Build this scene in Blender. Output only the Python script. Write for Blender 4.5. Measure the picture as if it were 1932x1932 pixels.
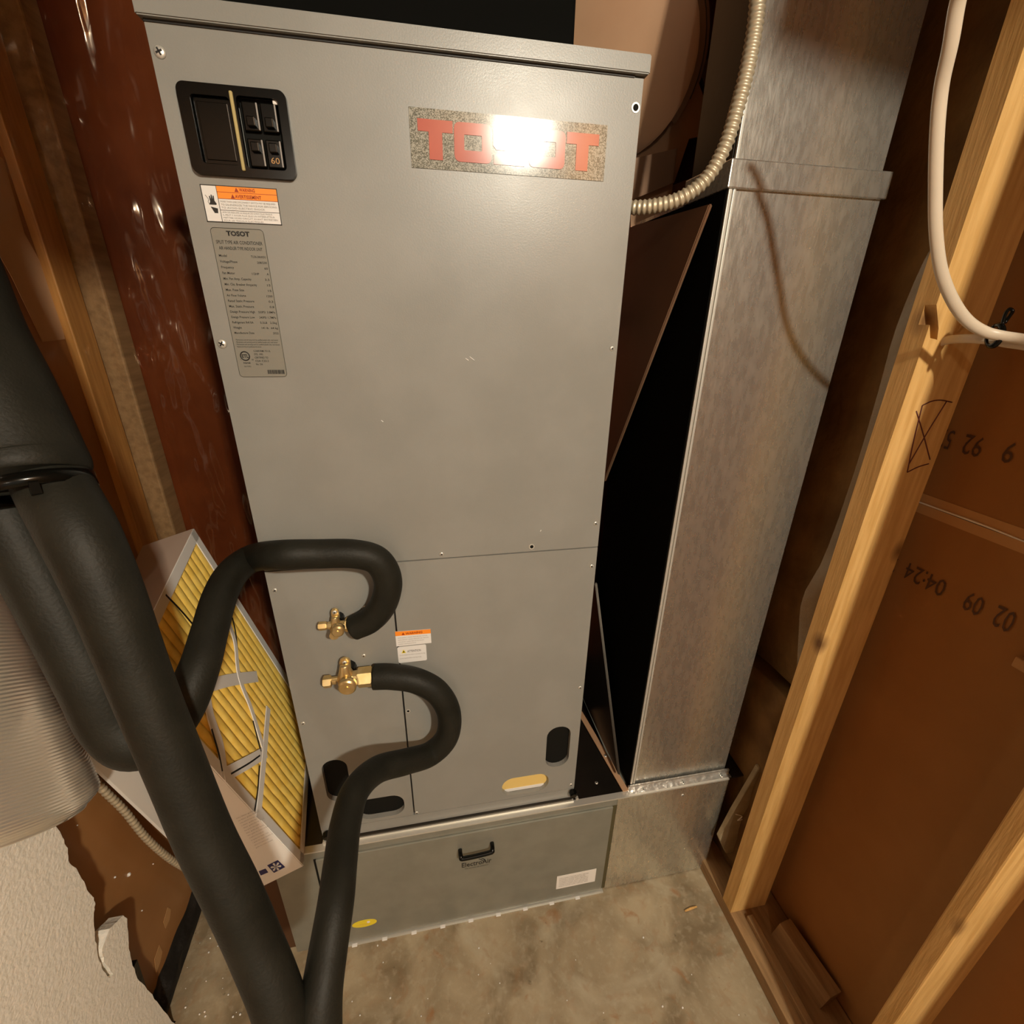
import bpy, bmesh, math, random
from mathutils import Vector, Matrix, noise
S = bpy.context.scene
for o in list(bpy.data.objects): bpy.data.objects.remove(o)
col = S.collection
random.seed(5)
# ------------------------------------------------------------------ camera
CP = Vector((0.2504, -0.67229, 1.34189))
CR = Vector((0.98265351, -0.18474697, 0.01614397)); CU = Vector((0.05704359, 0.38394276, 0.92159318)); CF = Vector((0.17645991, 0.90468586, -0.38782134))
FPX = 875.18
cd = bpy.data.cameras.new('camera'); cam = bpy.data.objects.new('camera', cd); col.objects.link(cam)
cam.matrix_world = Matrix(((CR.x, CU.x, -CF.x, CP.x), (CR.y, CU.y, -CF.y, CP.y), (CR.z, CU.z, -CF.z, CP.z), (0, 0, 0, 1)))
cd.sensor_width = 36; cd.sensor_fit = 'HORIZONTAL'; cd.lens = FPX / 1932 * 36; cd.clip_start = 0.01
S.camera = cam
# ------------------------------------------------------------------ world, lamps, exposure
w = bpy.data.worlds.new('world'); S.world = w; w.use_nodes = True
w.node_tree.nodes['Background'].inputs[0].default_value = (1.0, 0.93, 0.78, 1)
w.node_tree.nodes['Background'].inputs[1].default_value = 0.27
def lamp(name, loc, power, rad, color):
    l = bpy.data.lights.new(name, 'POINT'); l.energy = power; l.shadow_soft_size = rad; l.color = color
    o = bpy.data.objects.new(name, l); col.objects.link(o); o.location = loc; return o
BULB = Vector((0.745, -1.78, 2.09))
lamp('ceiling_bulb_light', BULB, 94, 0.042, (1.0, 0.925, 0.76))
lamp('added_fill_light', (-0.3, -3.4, 2.1), 14, 0.05, (1.0, 0.90, 0.74))  # added fill lamp in the unseen room, lifts the shadows
S.view_settings.view_transform = 'Standard'; S.view_settings.look = 'None'
S.view_settings.exposure = 0.80; S.view_settings.gamma = 1; S.view_settings.use_curve_mapping = False

# ------------------------------------------------------------------ helpers
def ray(px, py): return CF + CR * ((px - 966) / FPX) - CU * ((py - 966) / FPX)
def on(px, py, ax, v):
    d = ray(px, py); i = 'xyz'.index(ax); return CP + d * ((v - CP[i]) / d[i])
def dp(px, py, D): return CP + ray(px, py) * D
def onp(px, py, P, N):
    d = ray(px, py); return CP + d * ((P - CP).dot(N) / d.dot(N))

def mat(name, color, rough=0.5, metal=0.0, spec=0.5, noise_c=None, nscale=20, nfac=(0.4, 0.6), stretch=(1, 1, 1), bump=0, bscale=60, bstretch=(1, 1, 1), coat=0, detail=4, rough_n=None):
    m = bpy.data.materials.new(name); m.use_nodes = True; nt = m.node_tree; b = nt.nodes['Principled BSDF']; L = nt.links
    b.inputs['Base Color'].default_value = (*color, 1); b.inputs['Roughness'].default_value = rough
    b.inputs['Metallic'].default_value = metal; b.inputs['Specular IOR Level'].default_value = spec; b.inputs['Coat Weight'].default_value = coat
    b.inputs['Coat Roughness'].default_value = 0.12
    tc = nt.nodes.new('ShaderNodeTexCoord')
    def nz(sc, st, det):
        mp = nt.nodes.new('ShaderNodeMapping'); mp.inputs['Scale'].default_value = st; L.new(tc.outputs['Object'], mp.inputs['Vector'])
        n = nt.nodes.new('ShaderNodeTexNoise'); n.inputs['Scale'].default_value = sc; n.inputs['Detail'].default_value = det; L.new(mp.outputs[0], n.inputs['Vector']); return n
    if noise_c is not None:
        n = nz(nscale, stretch, detail); r = nt.nodes.new('ShaderNodeValToRGB')
        r.color_ramp.elements[0].position = nfac[0]; r.color_ramp.elements[1].position = nfac[1]
        r.color_ramp.elements[0].color = (*color, 1); r.color_ramp.elements[1].color = (*noise_c, 1)
        L.new(n.outputs['Fac'], r.inputs[0]); L.new(r.outputs[0], b.inputs['Base Color'])
        if rough_n:
            mr = nt.nodes.new('ShaderNodeMapRange'); mr.inputs['From Min'].default_value = 0.3; mr.inputs['From Max'].default_value = 0.7
            mr.inputs['To Min'].default_value = rough_n[0]; mr.inputs['To Max'].default_value = rough_n[1]
            L.new(n.outputs['Fac'], mr.inputs['Value']); L.new(mr.outputs[0], b.inputs['Roughness'])
    if bump:
        n2 = nz(bscale, bstretch, 3); bp = nt.nodes.new('ShaderNodeBump'); bp.inputs['Strength'].default_value = bump; bp.inputs['Distance'].default_value = 0.004
        L.new(n2.outputs['Fac'], bp.inputs['Height']); L.new(bp.outputs[0], b.inputs['Normal'])
    return m
M = {}
M['paint'] = mat('grey_paint', (0.232, 0.230, 0.210), 0.36, 0.0, 0.5, (0.250, 0.247, 0.226), 9, (0.42, 0.62), bump=0.03, bscale=500, rough_n=(0.32, 0.40))
M['galv'] = mat('galvanised_steel', (0.66, 0.64, 0.58), 0.27, 0.90, 0.5, (0.80, 0.78, 0.71), 80, (0.25, 0.75), (1.5, 1.5, 0.5), 0.05, 150, (1.6, 1.6, 0.5), rough_n=(0.26, 0.29), detail=3)
M['galv_soft'] = mat('galvanised_steel_door', (0.255, 0.255, 0.215), 0.38, 0.4, 0.5, (0.29, 0.288, 0.245), 22, (0.35, 0.65), (1, 1, 1), 0.04, 60)
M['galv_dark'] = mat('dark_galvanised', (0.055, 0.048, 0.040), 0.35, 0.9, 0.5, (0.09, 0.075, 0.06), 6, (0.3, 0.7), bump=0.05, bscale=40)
M['tan_metal'] = mat('tan_sheet_metal', (0.48, 0.275, 0.155), 0.36, 0.15, 0.5, (0.56, 0.34, 0.20), 5, (0.35, 0.65), bump=0.04, bscale=25)
M['brown_metal'] = mat('brown_sheet_metal', (0.25, 0.14, 0.080), 0.34, 0.45, 0.5, (0.31, 0.18, 0.11), 4, (0.35, 0.65), bump=0.04, bscale=25)
M['black_hole'] = mat('black_void', (0.004, 0.004, 0.003), 0.8, 0, 0.2)
M['black_duct'] = mat('matte_black_duct', (0.003, 0.003, 0.0023), 0.85, 0, 0.08)  # matte black; stands in for shade on the supply duct's side
M['foam'] = mat('black_pipe_insulation', (0.0105, 0.0102, 0.0072), 0.55, 0, 0.20, (0.0155, 0.0148, 0.0105), 30, (0.3, 0.7), bump=0.12, bscale=300)
M['black'] = mat('black_plastic', (0.0032, 0.0032, 0.0025), 0.2, 0, 0.24)
M['blackrub'] = mat('black_crumpled_plastic', (0.014, 0.012, 0.010), 0.35, 0, 0.5, bump=0.5, bscale=60)
M['brass'] = mat('brass', (0.76, 0.58, 0.29), 0.34, 0.85, 0.5, (0.66, 0.48, 0.21), 60, (0.4, 0.6))
M['screw'] = mat('zinc_screw', (0.66, 0.64, 0.58), 0.38, 0.55)
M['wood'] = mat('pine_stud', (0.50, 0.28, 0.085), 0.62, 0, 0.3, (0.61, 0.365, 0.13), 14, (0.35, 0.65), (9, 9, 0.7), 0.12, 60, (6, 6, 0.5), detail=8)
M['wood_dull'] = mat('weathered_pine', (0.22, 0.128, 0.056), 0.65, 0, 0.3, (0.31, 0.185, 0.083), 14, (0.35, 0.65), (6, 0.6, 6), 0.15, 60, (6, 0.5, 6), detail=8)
M['wood_left'] = mat('amber_pine', (0.36, 0.165, 0.042), 0.5, 0, 0.35, (0.46, 0.225, 0.062), 14, (0.35, 0.65), (9, 9, 0.7), 0.1, 60, (6, 6, 0.5), detail=8)
M['kraft'] = mat('brown_drywall_paper', (0.30, 0.140, 0.042), 0.75, 0, 0.2, (0.33, 0.158, 0.050), 6, (0.4, 0.65), bump=0.05, bscale=300)
M['paper'] = mat('pale_tan_paper', (0.50, 0.33, 0.20), 0.75, 0, 0.2)
M['kraft_edge'] = mat('pale_board_edge_paper', (0.46, 0.26, 0.11), 0.7, 0, 0.2)
M['kraft_left'] = mat('brown_left_board', (0.29, 0.132, 0.042), 0.42, 0, 0.4, (0.34, 0.165, 0.058), 5, (0.4, 0.65), bump=0.15, bscale=9, coat=0.2)
M['redwall'] = mat('red_brown_backing', (0.085, 0.017, 0.004), 0.42, 0, 0.2, (0.15, 0.036, 0.008), 5, (0.35, 0.7), bump=0.6, bscale=9, bstretch=(1, 1, 0.6), coat=0)
M['wood_grey'] = mat('dusty_grey_board', (0.27, 0.21, 0.125), 0.8, 0, 0.2, (0.34, 0.27, 0.17), 30, (0.35, 0.65))
M['dark_wood'] = mat('dark_brown_wood', (0.085, 0.040, 0.018), 0.7, 0, 0.2)  # even dark brown for the strip at the plenum end
M['white'] = mat('white_label', (0.72, 0.71, 0.69), 0.45)
M['white_card'] = mat('white_card', (0.80, 0.76, 0.71), 0.6)
M['whitefoam'] = mat('white_polystyrene', (0.84, 0.81, 0.72), 0.7, 0, 0.35, (0.88, 0.85, 0.77), 90, (0.4, 0.6), bump=0.35, bscale=160)
M['taupe'] = mat('grey_cardboard', (0.45, 0.335, 0.265), 0.75, 0, 0.2)
M['card_grey'] = mat('pale_grey_cardboard', (0.82, 0.80, 0.77), 0.7, 0, 0.2)
M['media'] = mat('yellow_filter_media', (0.90, 0.60, 0.11), 0.85, 0, 0.1, (0.97, 0.70, 0.17), 40, (0.35, 0.65), bump=0.15, bscale=200)
M['navy'] = mat('navy_ink', (0.012, 0.012, 0.10), 0.5)
M['ink'] = mat('black_ink', (0.010, 0.009, 0.008), 0.5)
M['greyink'] = mat('grey_ink', (0.30, 0.28, 0.26), 0.6)
M['brownink'] = mat('dark_brown_ink', (0.085, 0.036, 0.014), 0.7)
M['redpen'] = mat('red_brown_pen', (0.09, 0.012, 0.008), 0.6)
M['orange'] = mat('orange_print', (0.90, 0.27, 0.02), 0.45)
M['orangetext'] = mat('dark_red_print', (0.30, 0.03, 0.005), 0.5)
M['yellow'] = mat('yellow_sticker', (0.80, 0.63, 0.03), 0.4)
M['yellowhole'] = mat('yellow_foil', (0.72, 0.52, 0.17), 0.6)
M['yellowglue'] = mat('yellow_foam_strip', (0.42, 0.34, 0.14), 0.7)
M['plate'] = mat('silver_rating_plate', (0.215, 0.208, 0.175), 0.4, 0.1)
M['logored'] = mat('red_foil_letters', (0.46, 0.13, 0.10), 0.14, 0, 0.4)
M['cable'] = mat('white_cable_sheath', (0.56, 0.47, 0.36), 0.4, 0, 0.4, bump=0.1, bscale=30)
M['conduit'] = mat('flexible_metal_conduit', (0.56, 0.48, 0.34), 0.42, 0.45)
M['alum'] = mat('aluminium_foil_duct', (0.86, 0.83, 0.76), 0.28, 0.85, 0.5, bump=0.12, bscale=60)
M['insul'] = mat('brown_fibre_insulation', (0.22, 0.13, 0.05), 0.9, 0, 0.1, (0.12, 0.065, 0.025), 9, (0.35, 0.65), bump=0.8, bscale=40)
M['tape'] = mat('foil_tape', (0.72, 0.71, 0.68), 0.28, 0.9, 0.5, bump=0.6, bscale=45)
M['gasket'] = mat('olive_gasket', (0.075, 0.062, 0.025), 0.7)
def film_mat(name, fac, colr, rough):
    m = bpy.data.materials.new(name); m.use_nodes = True; nt = m.node_tree; b = nt.nodes['Principled BSDF']
    b.inputs['Base Color'].default_value = (*colr, 1); b.inputs['Roughness'].default_value = rough; b.inputs['Specular IOR Level'].default_value = 0.6
    t = nt.nodes.new('ShaderNodeBsdfTransparent'); mx = nt.nodes.new('ShaderNodeMixShader'); mx.inputs[0].default_value = fac
    nt.links.new(t.outputs[0], mx.inputs[1]); nt.links.new(b.outputs[0], mx.inputs[2]); nt.links.new(mx.outputs[0], nt.nodes['Material Output'].inputs[0])
    tc = nt.nodes.new('ShaderNodeTexCoord'); mp = nt.nodes.new('ShaderNodeMapping'); mp.inputs['Scale'].default_value = (1, 1, 0.35)
    n = nt.nodes.new('ShaderNodeTexNoise'); n.inputs['Scale'].default_value = 16; n.inputs['Detail'].default_value = 2
    bp = nt.nodes.new('ShaderNodeBump'); bp.inputs['Strength'].default_value = 0.7; bp.inputs['Distance'].default_value = 0.02
    nt.links.new(tc.outputs['Object'], mp.inputs[0]); nt.links.new(mp.outputs[0], n.inputs['Vector']); nt.links.new(n.outputs['Fac'], bp.inputs['Height']); nt.links.new(bp.outputs[0], b.inputs['Normal'])
    return m
M['film'] = film_mat('clear_poly_film', 0.045, (0.40, 0.20, 0.10), 0.10)
_nt = M['film'].node_tree; _g = _nt.nodes.new('ShaderNodeBsdfGlossy'); _g.inputs['Roughness'].default_value = 0.13; _g.inputs['Color'].default_value = (0.9, 0.75, 0.6, 1)
_mx = [n for n in _nt.nodes if n.type == 'MIX_SHADER'][0]; _nt.links.new(_g.outputs[0], _mx.inputs[2])
_bp = [n for n in _nt.nodes if n.type == 'BUMP'][0]; _bp.inputs['Distance'].default_value = 0.05; _nt.links.new(_bp.outputs[0], _g.inputs['Normal'])
M['film2'] = film_mat('milky_poly_film', 0.38, (0.50, 0.44, 0.34), 0.25)
# concrete
def concrete():
    m = mat('concrete', (0.3, 0.25, 0.17), 0.75, 0, 0.3, bump=0.25, bscale=70); nt = m.node_tree; L = nt.links; b = nt.nodes['Principled BSDF']
    tc = nt.nodes.new('ShaderNodeTexCoord')
    def nz(s, d, dist=0):
        n = nt.nodes.new('ShaderNodeTexNoise'); n.inputs['Scale'].default_value = s; n.inputs['Detail'].default_value = d; n.inputs['Distortion'].default_value = dist
        L.new(tc.outputs['Object'], n.inputs['Vector']); return n
    def ramp(n, a, bb, c0, c1):
        r = nt.nodes.new('ShaderNodeValToRGB'); r.color_ramp.elements[0].position = a; r.color_ramp.elements[1].position = bb
        r.color_ramp.elements[0].color = (*c0, 1); r.color_ramp.elements[1].color = (*c1, 1); L.new(n.outputs['Fac'], r.inputs[0]); return r
    def mix(a, bb, f):
        x = nt.nodes.new('ShaderNodeMix'); x.data_type = 'RGBA'; L.new(f.outputs[0], x.inputs[0]); L.new(a, x.inputs[6]); L.new(bb, x.inputs[7]); return x.outputs[2]
    base = ramp(nz(9, 10, 0.6), 0.35, 0.65, (0.175, 0.130, 0.075), (0.35, 0.285, 0.185)).outputs[0]
    pale = nt.nodes.new('ShaderNodeRGB'); pale.outputs[0].default_value = (0.40, 0.35, 0.25, 1)
    rust = nt.nodes.new('ShaderNodeRGB'); rust.outputs[0].default_value = (0.26, 0.12, 0.045, 1)
    dark = nt.nodes.new('ShaderNodeRGB'); dark.outputs[0].default_value = (0.10, 0.075, 0.045, 1)
    o = mix(base, pale.outputs[0], ramp(nz(5, 8, 1.5), 0.56, 0.74, (0, 0, 0), (0.8, 0.8, 0.8)))
    o = mix(o, rust.outputs[0], ramp(nz(13, 6, 0.8), 0.63, 0.72, (0, 0, 0), (0.75, 0.75, 0.75)))
    o = mix(o, pale.outputs[0], ramp(nz(75, 10), 0.52, 0.78, (0, 0, 0), (0.55, 0.55, 0.55)))
    o = mix(o, rust.outputs[0], ramp(nz(30, 12, 1.0), 0.55, 0.80, (0, 0, 0), (0.45, 0.45, 0.45)))
    o = mix(o, dark.outputs[0], ramp(nz(48, 4), 0.70, 0.76, (0, 0, 0), (0.8, 0.8, 0.8)))
    L.new(o, b.inputs['Base Color']); return m
M['concrete'] = concrete()
def glitter():
    m = mat('glitter_foil', (0.3, 0.3, 0.27), 0.13, 0, 0.35); nt = m.node_tree; L = nt.links; b = nt.nodes['Principled BSDF']
    tc = nt.nodes.new('ShaderNodeTexCoord'); v = nt.nodes.new('ShaderNodeTexVoronoi'); v.inputs['Scale'].default_value = 1000; L.new(tc.outputs['Object'], v.inputs['Vector'])
    r = nt.nodes.new('ShaderNodeValToRGB'); r.color_ramp.elements[0].color = (0.13, 0.13, 0.105, 1); r.color_ramp.elements[1].color = (0.37, 0.36, 0.31, 1)
    r.color_ramp.elements[0].position = 0.3; r.color_ramp.elements[1].position = 0.7
    sp = nt.nodes.new('ShaderNodeSeparateColor'); L.new(v.outputs['Color'], sp.inputs[0]); L.new(sp.outputs[0], r.inputs[0]); L.new(r.outputs[0], b.inputs['Base Color'])
    return m
M['glitter'] = glitter()
# wood knots
def knots(m, scale, dens=0.94):
    nt = m.node_tree; L = nt.links; b = nt.nodes['Principled BSDF']; src = b.inputs['Base Color'].links[0].from_socket
    tc = nt.nodes.new('ShaderNodeTexCoord'); mp = nt.nodes.new('ShaderNodeMapping'); mp.inputs['Scale'].default_value = (1, 1, 0.7)
    v = nt.nodes.new('ShaderNodeTexVoronoi'); v.inputs['Scale'].default_value = scale
    L.new(tc.outputs['Object'], mp.inputs[0]); L.new(mp.outputs[0], v.inputs['Vector'])
    r = nt.nodes.new('ShaderNodeValToRGB'); r.color_ramp.elements[0].position = 0.03; r.color_ramp.elements[1].position = 0.16
    r.color_ramp.elements[0].color = (0.9, 0.9, 0.9, 1); r.color_ramp.elements[1].color = (0, 0, 0, 1); L.new(v.outputs['Distance'], r.inputs[0])
    x = nt.nodes.new('ShaderNodeMix'); x.data_type = 'RGBA'; L.new(r.outputs[0], x.inputs[0]); L.new(src, x.inputs[6]); x.inputs[7].default_value = (0.12, 0.05, 0.015, 1)
    L.new(x.outputs[2], b.inputs['Base Color'])
knots(M['wood'], 9)

def link(name, me, m, parent=None, smooth=False):
    o = bpy.data.objects.new(name, me); col.objects.link(o)
    if m is not None: me.materials.append(M[m] if isinstance(m, str) else m)
    if parent is not None:
        o.parent = parent
        if parent.type == 'EMPTY': o.location = -parent.location
    if smooth:
        for p in me.polygons: p.use_smooth = True
    return o
def thing(name, label, cat, loc, group=None):
    o = bpy.data.objects.new(name, None); col.objects.link(o); o.location = loc; o.empty_display_size = 0.02
    o['label'] = label; o['category'] = cat
    if group: o['group'] = group
    return o
def tag(o, label, cat, group=None):
    o['label'] = label; o['category'] = cat
    if group: o['group'] = group
    return o
def struct(o): o['kind'] = 'structure'; return o
def bm_mesh(bm, name='m'):
    bmesh.ops.recalc_face_normals(bm, faces=bm.faces)
    me = bpy.data.meshes.new(name); bm.to_mesh(me); bm.free(); return me
def box(name, lo, hi, m, parent=None, bev=0.0, segs=2):
    bm = bmesh.new(); bmesh.ops.create_cube(bm, size=1)
    lo = Vector(lo); hi = Vector(hi)
    for v in bm.verts: v.co = Vector(((lo[i] + hi[i]) / 2 + v.co[i] * (hi[i] - lo[i]) for i in range(3)))
    if bev: bmesh.ops.bevel(bm, geom=bm.edges[:], offset=bev, segments=segs, affect='EDGES', profile=0.5)
    return link(name, bm_mesh(bm, name), m, parent)
def prism(name, pts, vec, m, parent=None, bev=0.0):
    bm = bmesh.new(); a = [bm.verts.new(p) for p in pts]; b = [bm.verts.new(Vector(p) + Vector(vec)) for p in pts]; n = len(pts)
    bm.faces.new(a); bm.faces.new(b[::-1])
    for i in range(n): bm.faces.new((a[i], b[i], b[(i + 1) % n], a[(i + 1) % n]))
    if bev: bmesh.ops.bevel(bm, geom=bm.edges[:], offset=bev, segments=2, affect='EDGES')
    return link(name, bm_mesh(bm, name), m, parent)
def hexa(name, f, t, m, parent=None):      # 4 front points, 4 back points
    bm = bmesh.new(); a = [bm.verts.new(p) for p in f]; b = [bm.verts.new(p) for p in t]
    bm.faces.new(a); bm.faces.new(b[::-1])
    for i in range(4): bm.faces.new((a[i], b[i], b[(i + 1) % 4], a[(i + 1) % 4]))
    return link(name, bm_mesh(bm, name), m, parent)
def rrect(x0, z0, x1, z1, r, y, n=6):
    P = []
    for cx, cz, a0 in ((x1 - r, z1 - r, 0), (x0 + r, z1 - r, 90), (x0 + r, z0 + r, 180), (x1 - r, z0 + r, 270)):
        for k in range(n + 1):
            a = math.radians(a0 + 90 * k / n); P.append(Vector((cx + r * math.cos(a), y, cz + r * math.sin(a))))
    return P
def catmull(pts, n=12):
    P = [list(p) for p in pts]; out = []
    P = [[2 * a - b for a, b in zip(P[0], P[1])]] + P + [[2 * a - b for a, b in zip(P[-1], P[-2])]]
    for i in range(1, len(P) - 2):
        for k in range(n):
            t = k / n; out.append([0.5 * ((2 * p1) + (-p0 + p2) * t + (2 * p0 - 5 * p1 + 4 * p2 - p3) * t * t + (-p0 + 3 * p1 - 3 * p2 + p3) * t ** 3) for p0, p1, p2, p3 in zip(P[i - 1], P[i], P[i + 1], P[i + 2])])
    out.append(P[-2]); return out
def tube(name, pts, m, parent=None, seg=20, n=12, rib=0, ribamp=0.0, caps=True, flat=None, smooth=True, roundend=False):
    """pts: (x,y,z,r) control points; rib = ridges per metre"""
    C = catmull(pts, n)
    if rib:   # resample evenly
        L = [0]
        for a, b in zip(C, C[1:]): L.append(L[-1] + (Vector(a[:3]) - Vector(b[:3])).length)
        N = int(L[-1] * rib * 6); R = []; j = 0
        for i in range(N + 1):
            s = L[-1] * i / N
            while j < len(L) - 2 and L[j + 1] < s: j += 1
            t = (s - L[j]) / max(1e-9, L[j + 1] - L[j]); q = [a + (b - a) * t for a, b in zip(C[j], C[j + 1])]
            q[3] *= 1 + ribamp * math.cos(2 * math.pi * i / 6); R.append(q)
        C = R
    bm = bmesh.new(); rings = []; T0 = (Vector(C[1][:3]) - Vector(C[0][:3])).normalized()
    U = T0.orthogonal().normalized() if flat is None else (Vector(flat) - T0 * Vector(flat).dot(T0)).normalized()
    for i, c in enumerate(C):
        p = Vector(c[:3]); a = Vector(C[max(0, i - 1)][:3]); b = Vector(C[min(len(C) - 1, i + 1)][:3]); T = (b - a).normalized()
        U = (U - T * U.dot(T)).normalized(); V = T.cross(U); r = c[3]
        k1 = c[4] if len(c) > 4 else 1
        rings.append([bm.verts.new(p + U * (math.cos(t) * r * k1) + V * (math.sin(t) * r)) for t in (2 * math.pi * k / seg for k in range(seg))])
    for a, b in zip(rings, rings[1:]):
        for k in range(seg): bm.faces.new((a[k], a[(k + 1) % seg], b[(k + 1) % seg], b[k]))
    if caps: bm.faces.new(rings[0]); bm.faces.new(rings[-1])
    return link(name, bm_mesh(bm, name), m, parent, smooth)
def cyl(name, c, axis, r, h, m, parent=None, seg=24, bev=0.0, r2=None, smooth=False):
    bm = bmesh.new(); bmesh.ops.create_cone(bm, cap_ends=True, segments=seg, radius1=r, radius2=r if r2 is None else r2, depth=h)
    if bev: bmesh.ops.bevel(bm, geom=[e for e in bm.edges if len(e.link_faces) == 2 and any(len(f.verts) > 4 for f in e.link_faces)], offset=bev, segments=2, affect='EDGES')
    q = Vector((0, 0, 1)).rotation_difference(Vector(axis).normalized()).to_matrix().to_4x4()
    bmesh.ops.transform(bm, matrix=Matrix.Translation(Vector(c)) @ q, verts=bm.verts)
    o = link(name, bm_mesh(bm, name), m, parent)
    if smooth:
        for p in o.data.polygons: p.use_smooth = len(p.vertices) < 6
    return o
def text(s, P, R, U, h, m, parent, width=None, align='LEFT', name='lettering', bold=0.0, thick=0.00012):
    cu = bpy.data.curves.new('t', 'FONT'); cu.body = s; cu.size = 1; cu.align_x = align; cu.offset = bold; cu.resolution_u = 2; cu.extrude = 0
    to = bpy.data.objects.new('t', cu); col.objects.link(to); dg = bpy.context.evaluated_depsgraph_get()
    me = bpy.data.meshes.new_from_object(to.evaluated_get(dg)); bpy.data.objects.remove(to); bpy.data.curves.remove(cu)
    R = Vector(R).normalized(); U = Vector(U).normalized(); N = R.cross(U)
    xs = [v.co.x for v in me.vertices]; sx = h / 0.72
    if width and xs: sx = width / (max(xs) - min(xs))
    for v in me.vertices: v.co = Vector(P) + R * (v.co.x * sx) + U * (v.co.y * h / 0.72) + N * thick
    me.materials.clear(); return link(name, me, m, parent)

# ------------------------------------------------------------------ room shell
FB, FT = -4.0, 2.3
XL, XR, YB = -0.372, 1.035, 0.47
struct(box('floor', (-2.5, FB, -0.06), (2.5, 0.8, 0), 'concrete'))
ce = struct(box('ceiling', (-2.5, FB, FT), (2.5, 0.8, FT + 0.05), 'wood_dull'))
for k in range(8):
    box('ceiling_joist', (-2.4, -3.9 + k * 0.42, FT - 0.14), (2.4, -3.862 + k * 0.42, FT), 'wood_dull', ce)
struct(box('wall_left', (XL - 0.05, -2.2, 0), (XL, YB, FT), 'kraft_left'))
wb = struct(box('wall_back', (XL, YB, 0), (XR, YB + 0.05, FT), 'redwall'))
SEAM = on(1735, 948, 'x', XR).z
wr = bpy.data.objects.new('wall_right', None); col.objects.link(wr); wr['kind'] = 'structure'; wr.location = (XR, -0.5, 0)
box('drywall_panel', (XR, -2.6, 0), (XR + 0.013, YB, SEAM - 0.0015), 'kraft', wr)
box('drywall_panel', (XR, -2.6, SEAM + 0.0015), (XR + 0.013, YB, FT), 'kraft', wr)
box('edge_paper', (XR - 0.0008, -2.6, SEAM + 0.001), (XR, YB, SEAM + 0.016), 'kraft_edge', wr)
box('edge_paper', (XR - 0.0008, -2.6, SEAM - 0.016), (XR, YB, SEAM - 0.001), 'kraft_edge', wr)
tube('torn_paper_sliver', [(XR - 0.002, -0.10, SEAM + .001, .0014), (XR - 0.002, -0.2, SEAM + .002, .0016), (XR - 0.002, -0.3, SEAM, .001), (XR - .002, -.6, SEAM, .001)], 'white_card', wr, seg=6)
yR = (0, 1, 0); dz = (0, 0, -1)
def wprint(s, pa, pb, h):        # upside-down ink stamp between two image columns on the right wall board
    a = on(*pa, 'x', XR - 0.0012); b = on(*pb, 'x', XR - 0.0012)
    text(s, (XR - 0.0015, b.y, (a.z + b.z) / 2 + h / 2), yR, dz, h, 'brownink', wr, width=abs(a.y - b.y), name='stamped_digits', thick=0)
wprint('52', (1772, 827), (1798, 832), .030); wprint('92', (1818, 840), (1855, 845), .030); wprint('9', (1895, 853), (1915, 858), .030)
wprint('2', (1680, 1065), (1692, 1068), .028); wprint('04:24', (1708, 1080), (1785, 1110), .030); wprint('09', (1820, 1135), (1855, 1147), .032); wprint('02', (1875, 1165), (1915, 1175), .034)
# little clear clip stuck on the board at the frame's edge
cb = on(1928, 1245, 'x', XR - .004)
cc = tag(box('wall_clip', (XR - .012, cb.y - .03, cb.z - .012), (XR, cb.y + .004, cb.z + .004), 'kraft_edge', bev=.002), 'small tan clip on the brown board at the right edge', 'clip')
tube('wire_stub', [(XR - .006, cb.y - .008, cb.z, .003), (XR - .008, cb.y - .012, cb.z + .025, .003), (XR - .008, cb.y - .02, cb.z + .05, .0025)], 'kraft_edge', cc, seg=8)

# ------------------------------------------------------------------ right wall framing
PX = 0.905
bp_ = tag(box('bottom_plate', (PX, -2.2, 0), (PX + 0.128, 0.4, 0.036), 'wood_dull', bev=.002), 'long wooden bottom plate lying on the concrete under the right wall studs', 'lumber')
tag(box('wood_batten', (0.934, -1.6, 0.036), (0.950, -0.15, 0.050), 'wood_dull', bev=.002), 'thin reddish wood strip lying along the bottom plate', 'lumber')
zc = 1.335   # notch for the cable
st = thing('wall_stud', 'bright pine wall stud with an inked X mark and notch, right of metal duct', 'stud', (0.95, -0.118, 0.036), 'pine wall studs')
ztop = FT
prof = [(PX, .036), (0.998, .036), (0.998, ztop), (PX, ztop), (PX, zc + .030), (PX + .016, zc + .002), (PX + .020, zc - .012), (PX + .008, zc - .010), (PX, zc + .006)]
bm = bmesh.new()
for pr_, y0, y1 in ((prof, -.133, -.118), ([(PX, .036), (0.998, .036), (0.998, ztop), (PX, ztop)], -.118, -.102)):
    a = [bm.verts.new((x, y0, z)) for x, z in pr_]; b = [bm.verts.new((x, y1, z)) for x, z in pr_]; n = len(a)
    bm.faces.new(a); bm.faces.new(b[::-1])
    for i in range(n): bm.faces.new((a[i], b[i], b[(i + 1) % n], a[(i + 1) % n]))
link('stud_timber', bm_mesh(bm), 'wood', st)
def inkline(a, b, parent):
    pa = on(*a, 'y', -.1335); pb = on(*b, 'y', -.1335)
    return (*pa, .0011), (*pb, .0011)
for ln in ([(1740, 765), (1758, 757), (1775, 755), (1796, 759)], [(1740, 765), (1724, 830), (1711.6, 891)], [(1711.6, 891), (1732, 881), (1752, 875)], [(1728.7, 775.5), (1742, 820), (1754.5, 867)], [(1786, 757), (1750, 815), (1714.5, 876)]):
    tube('ink_mark', [(*on(a, b, 'y', -.1332), .0009) for a, b in ln], 'redpen', st, seg=6, n=4)
st2 = thing('wall_stud', 'orange pine wall stud crossing the bottom right corner of the frame', 'stud', (0.95, -0.43, 0.036), 'pine wall studs')
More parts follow.
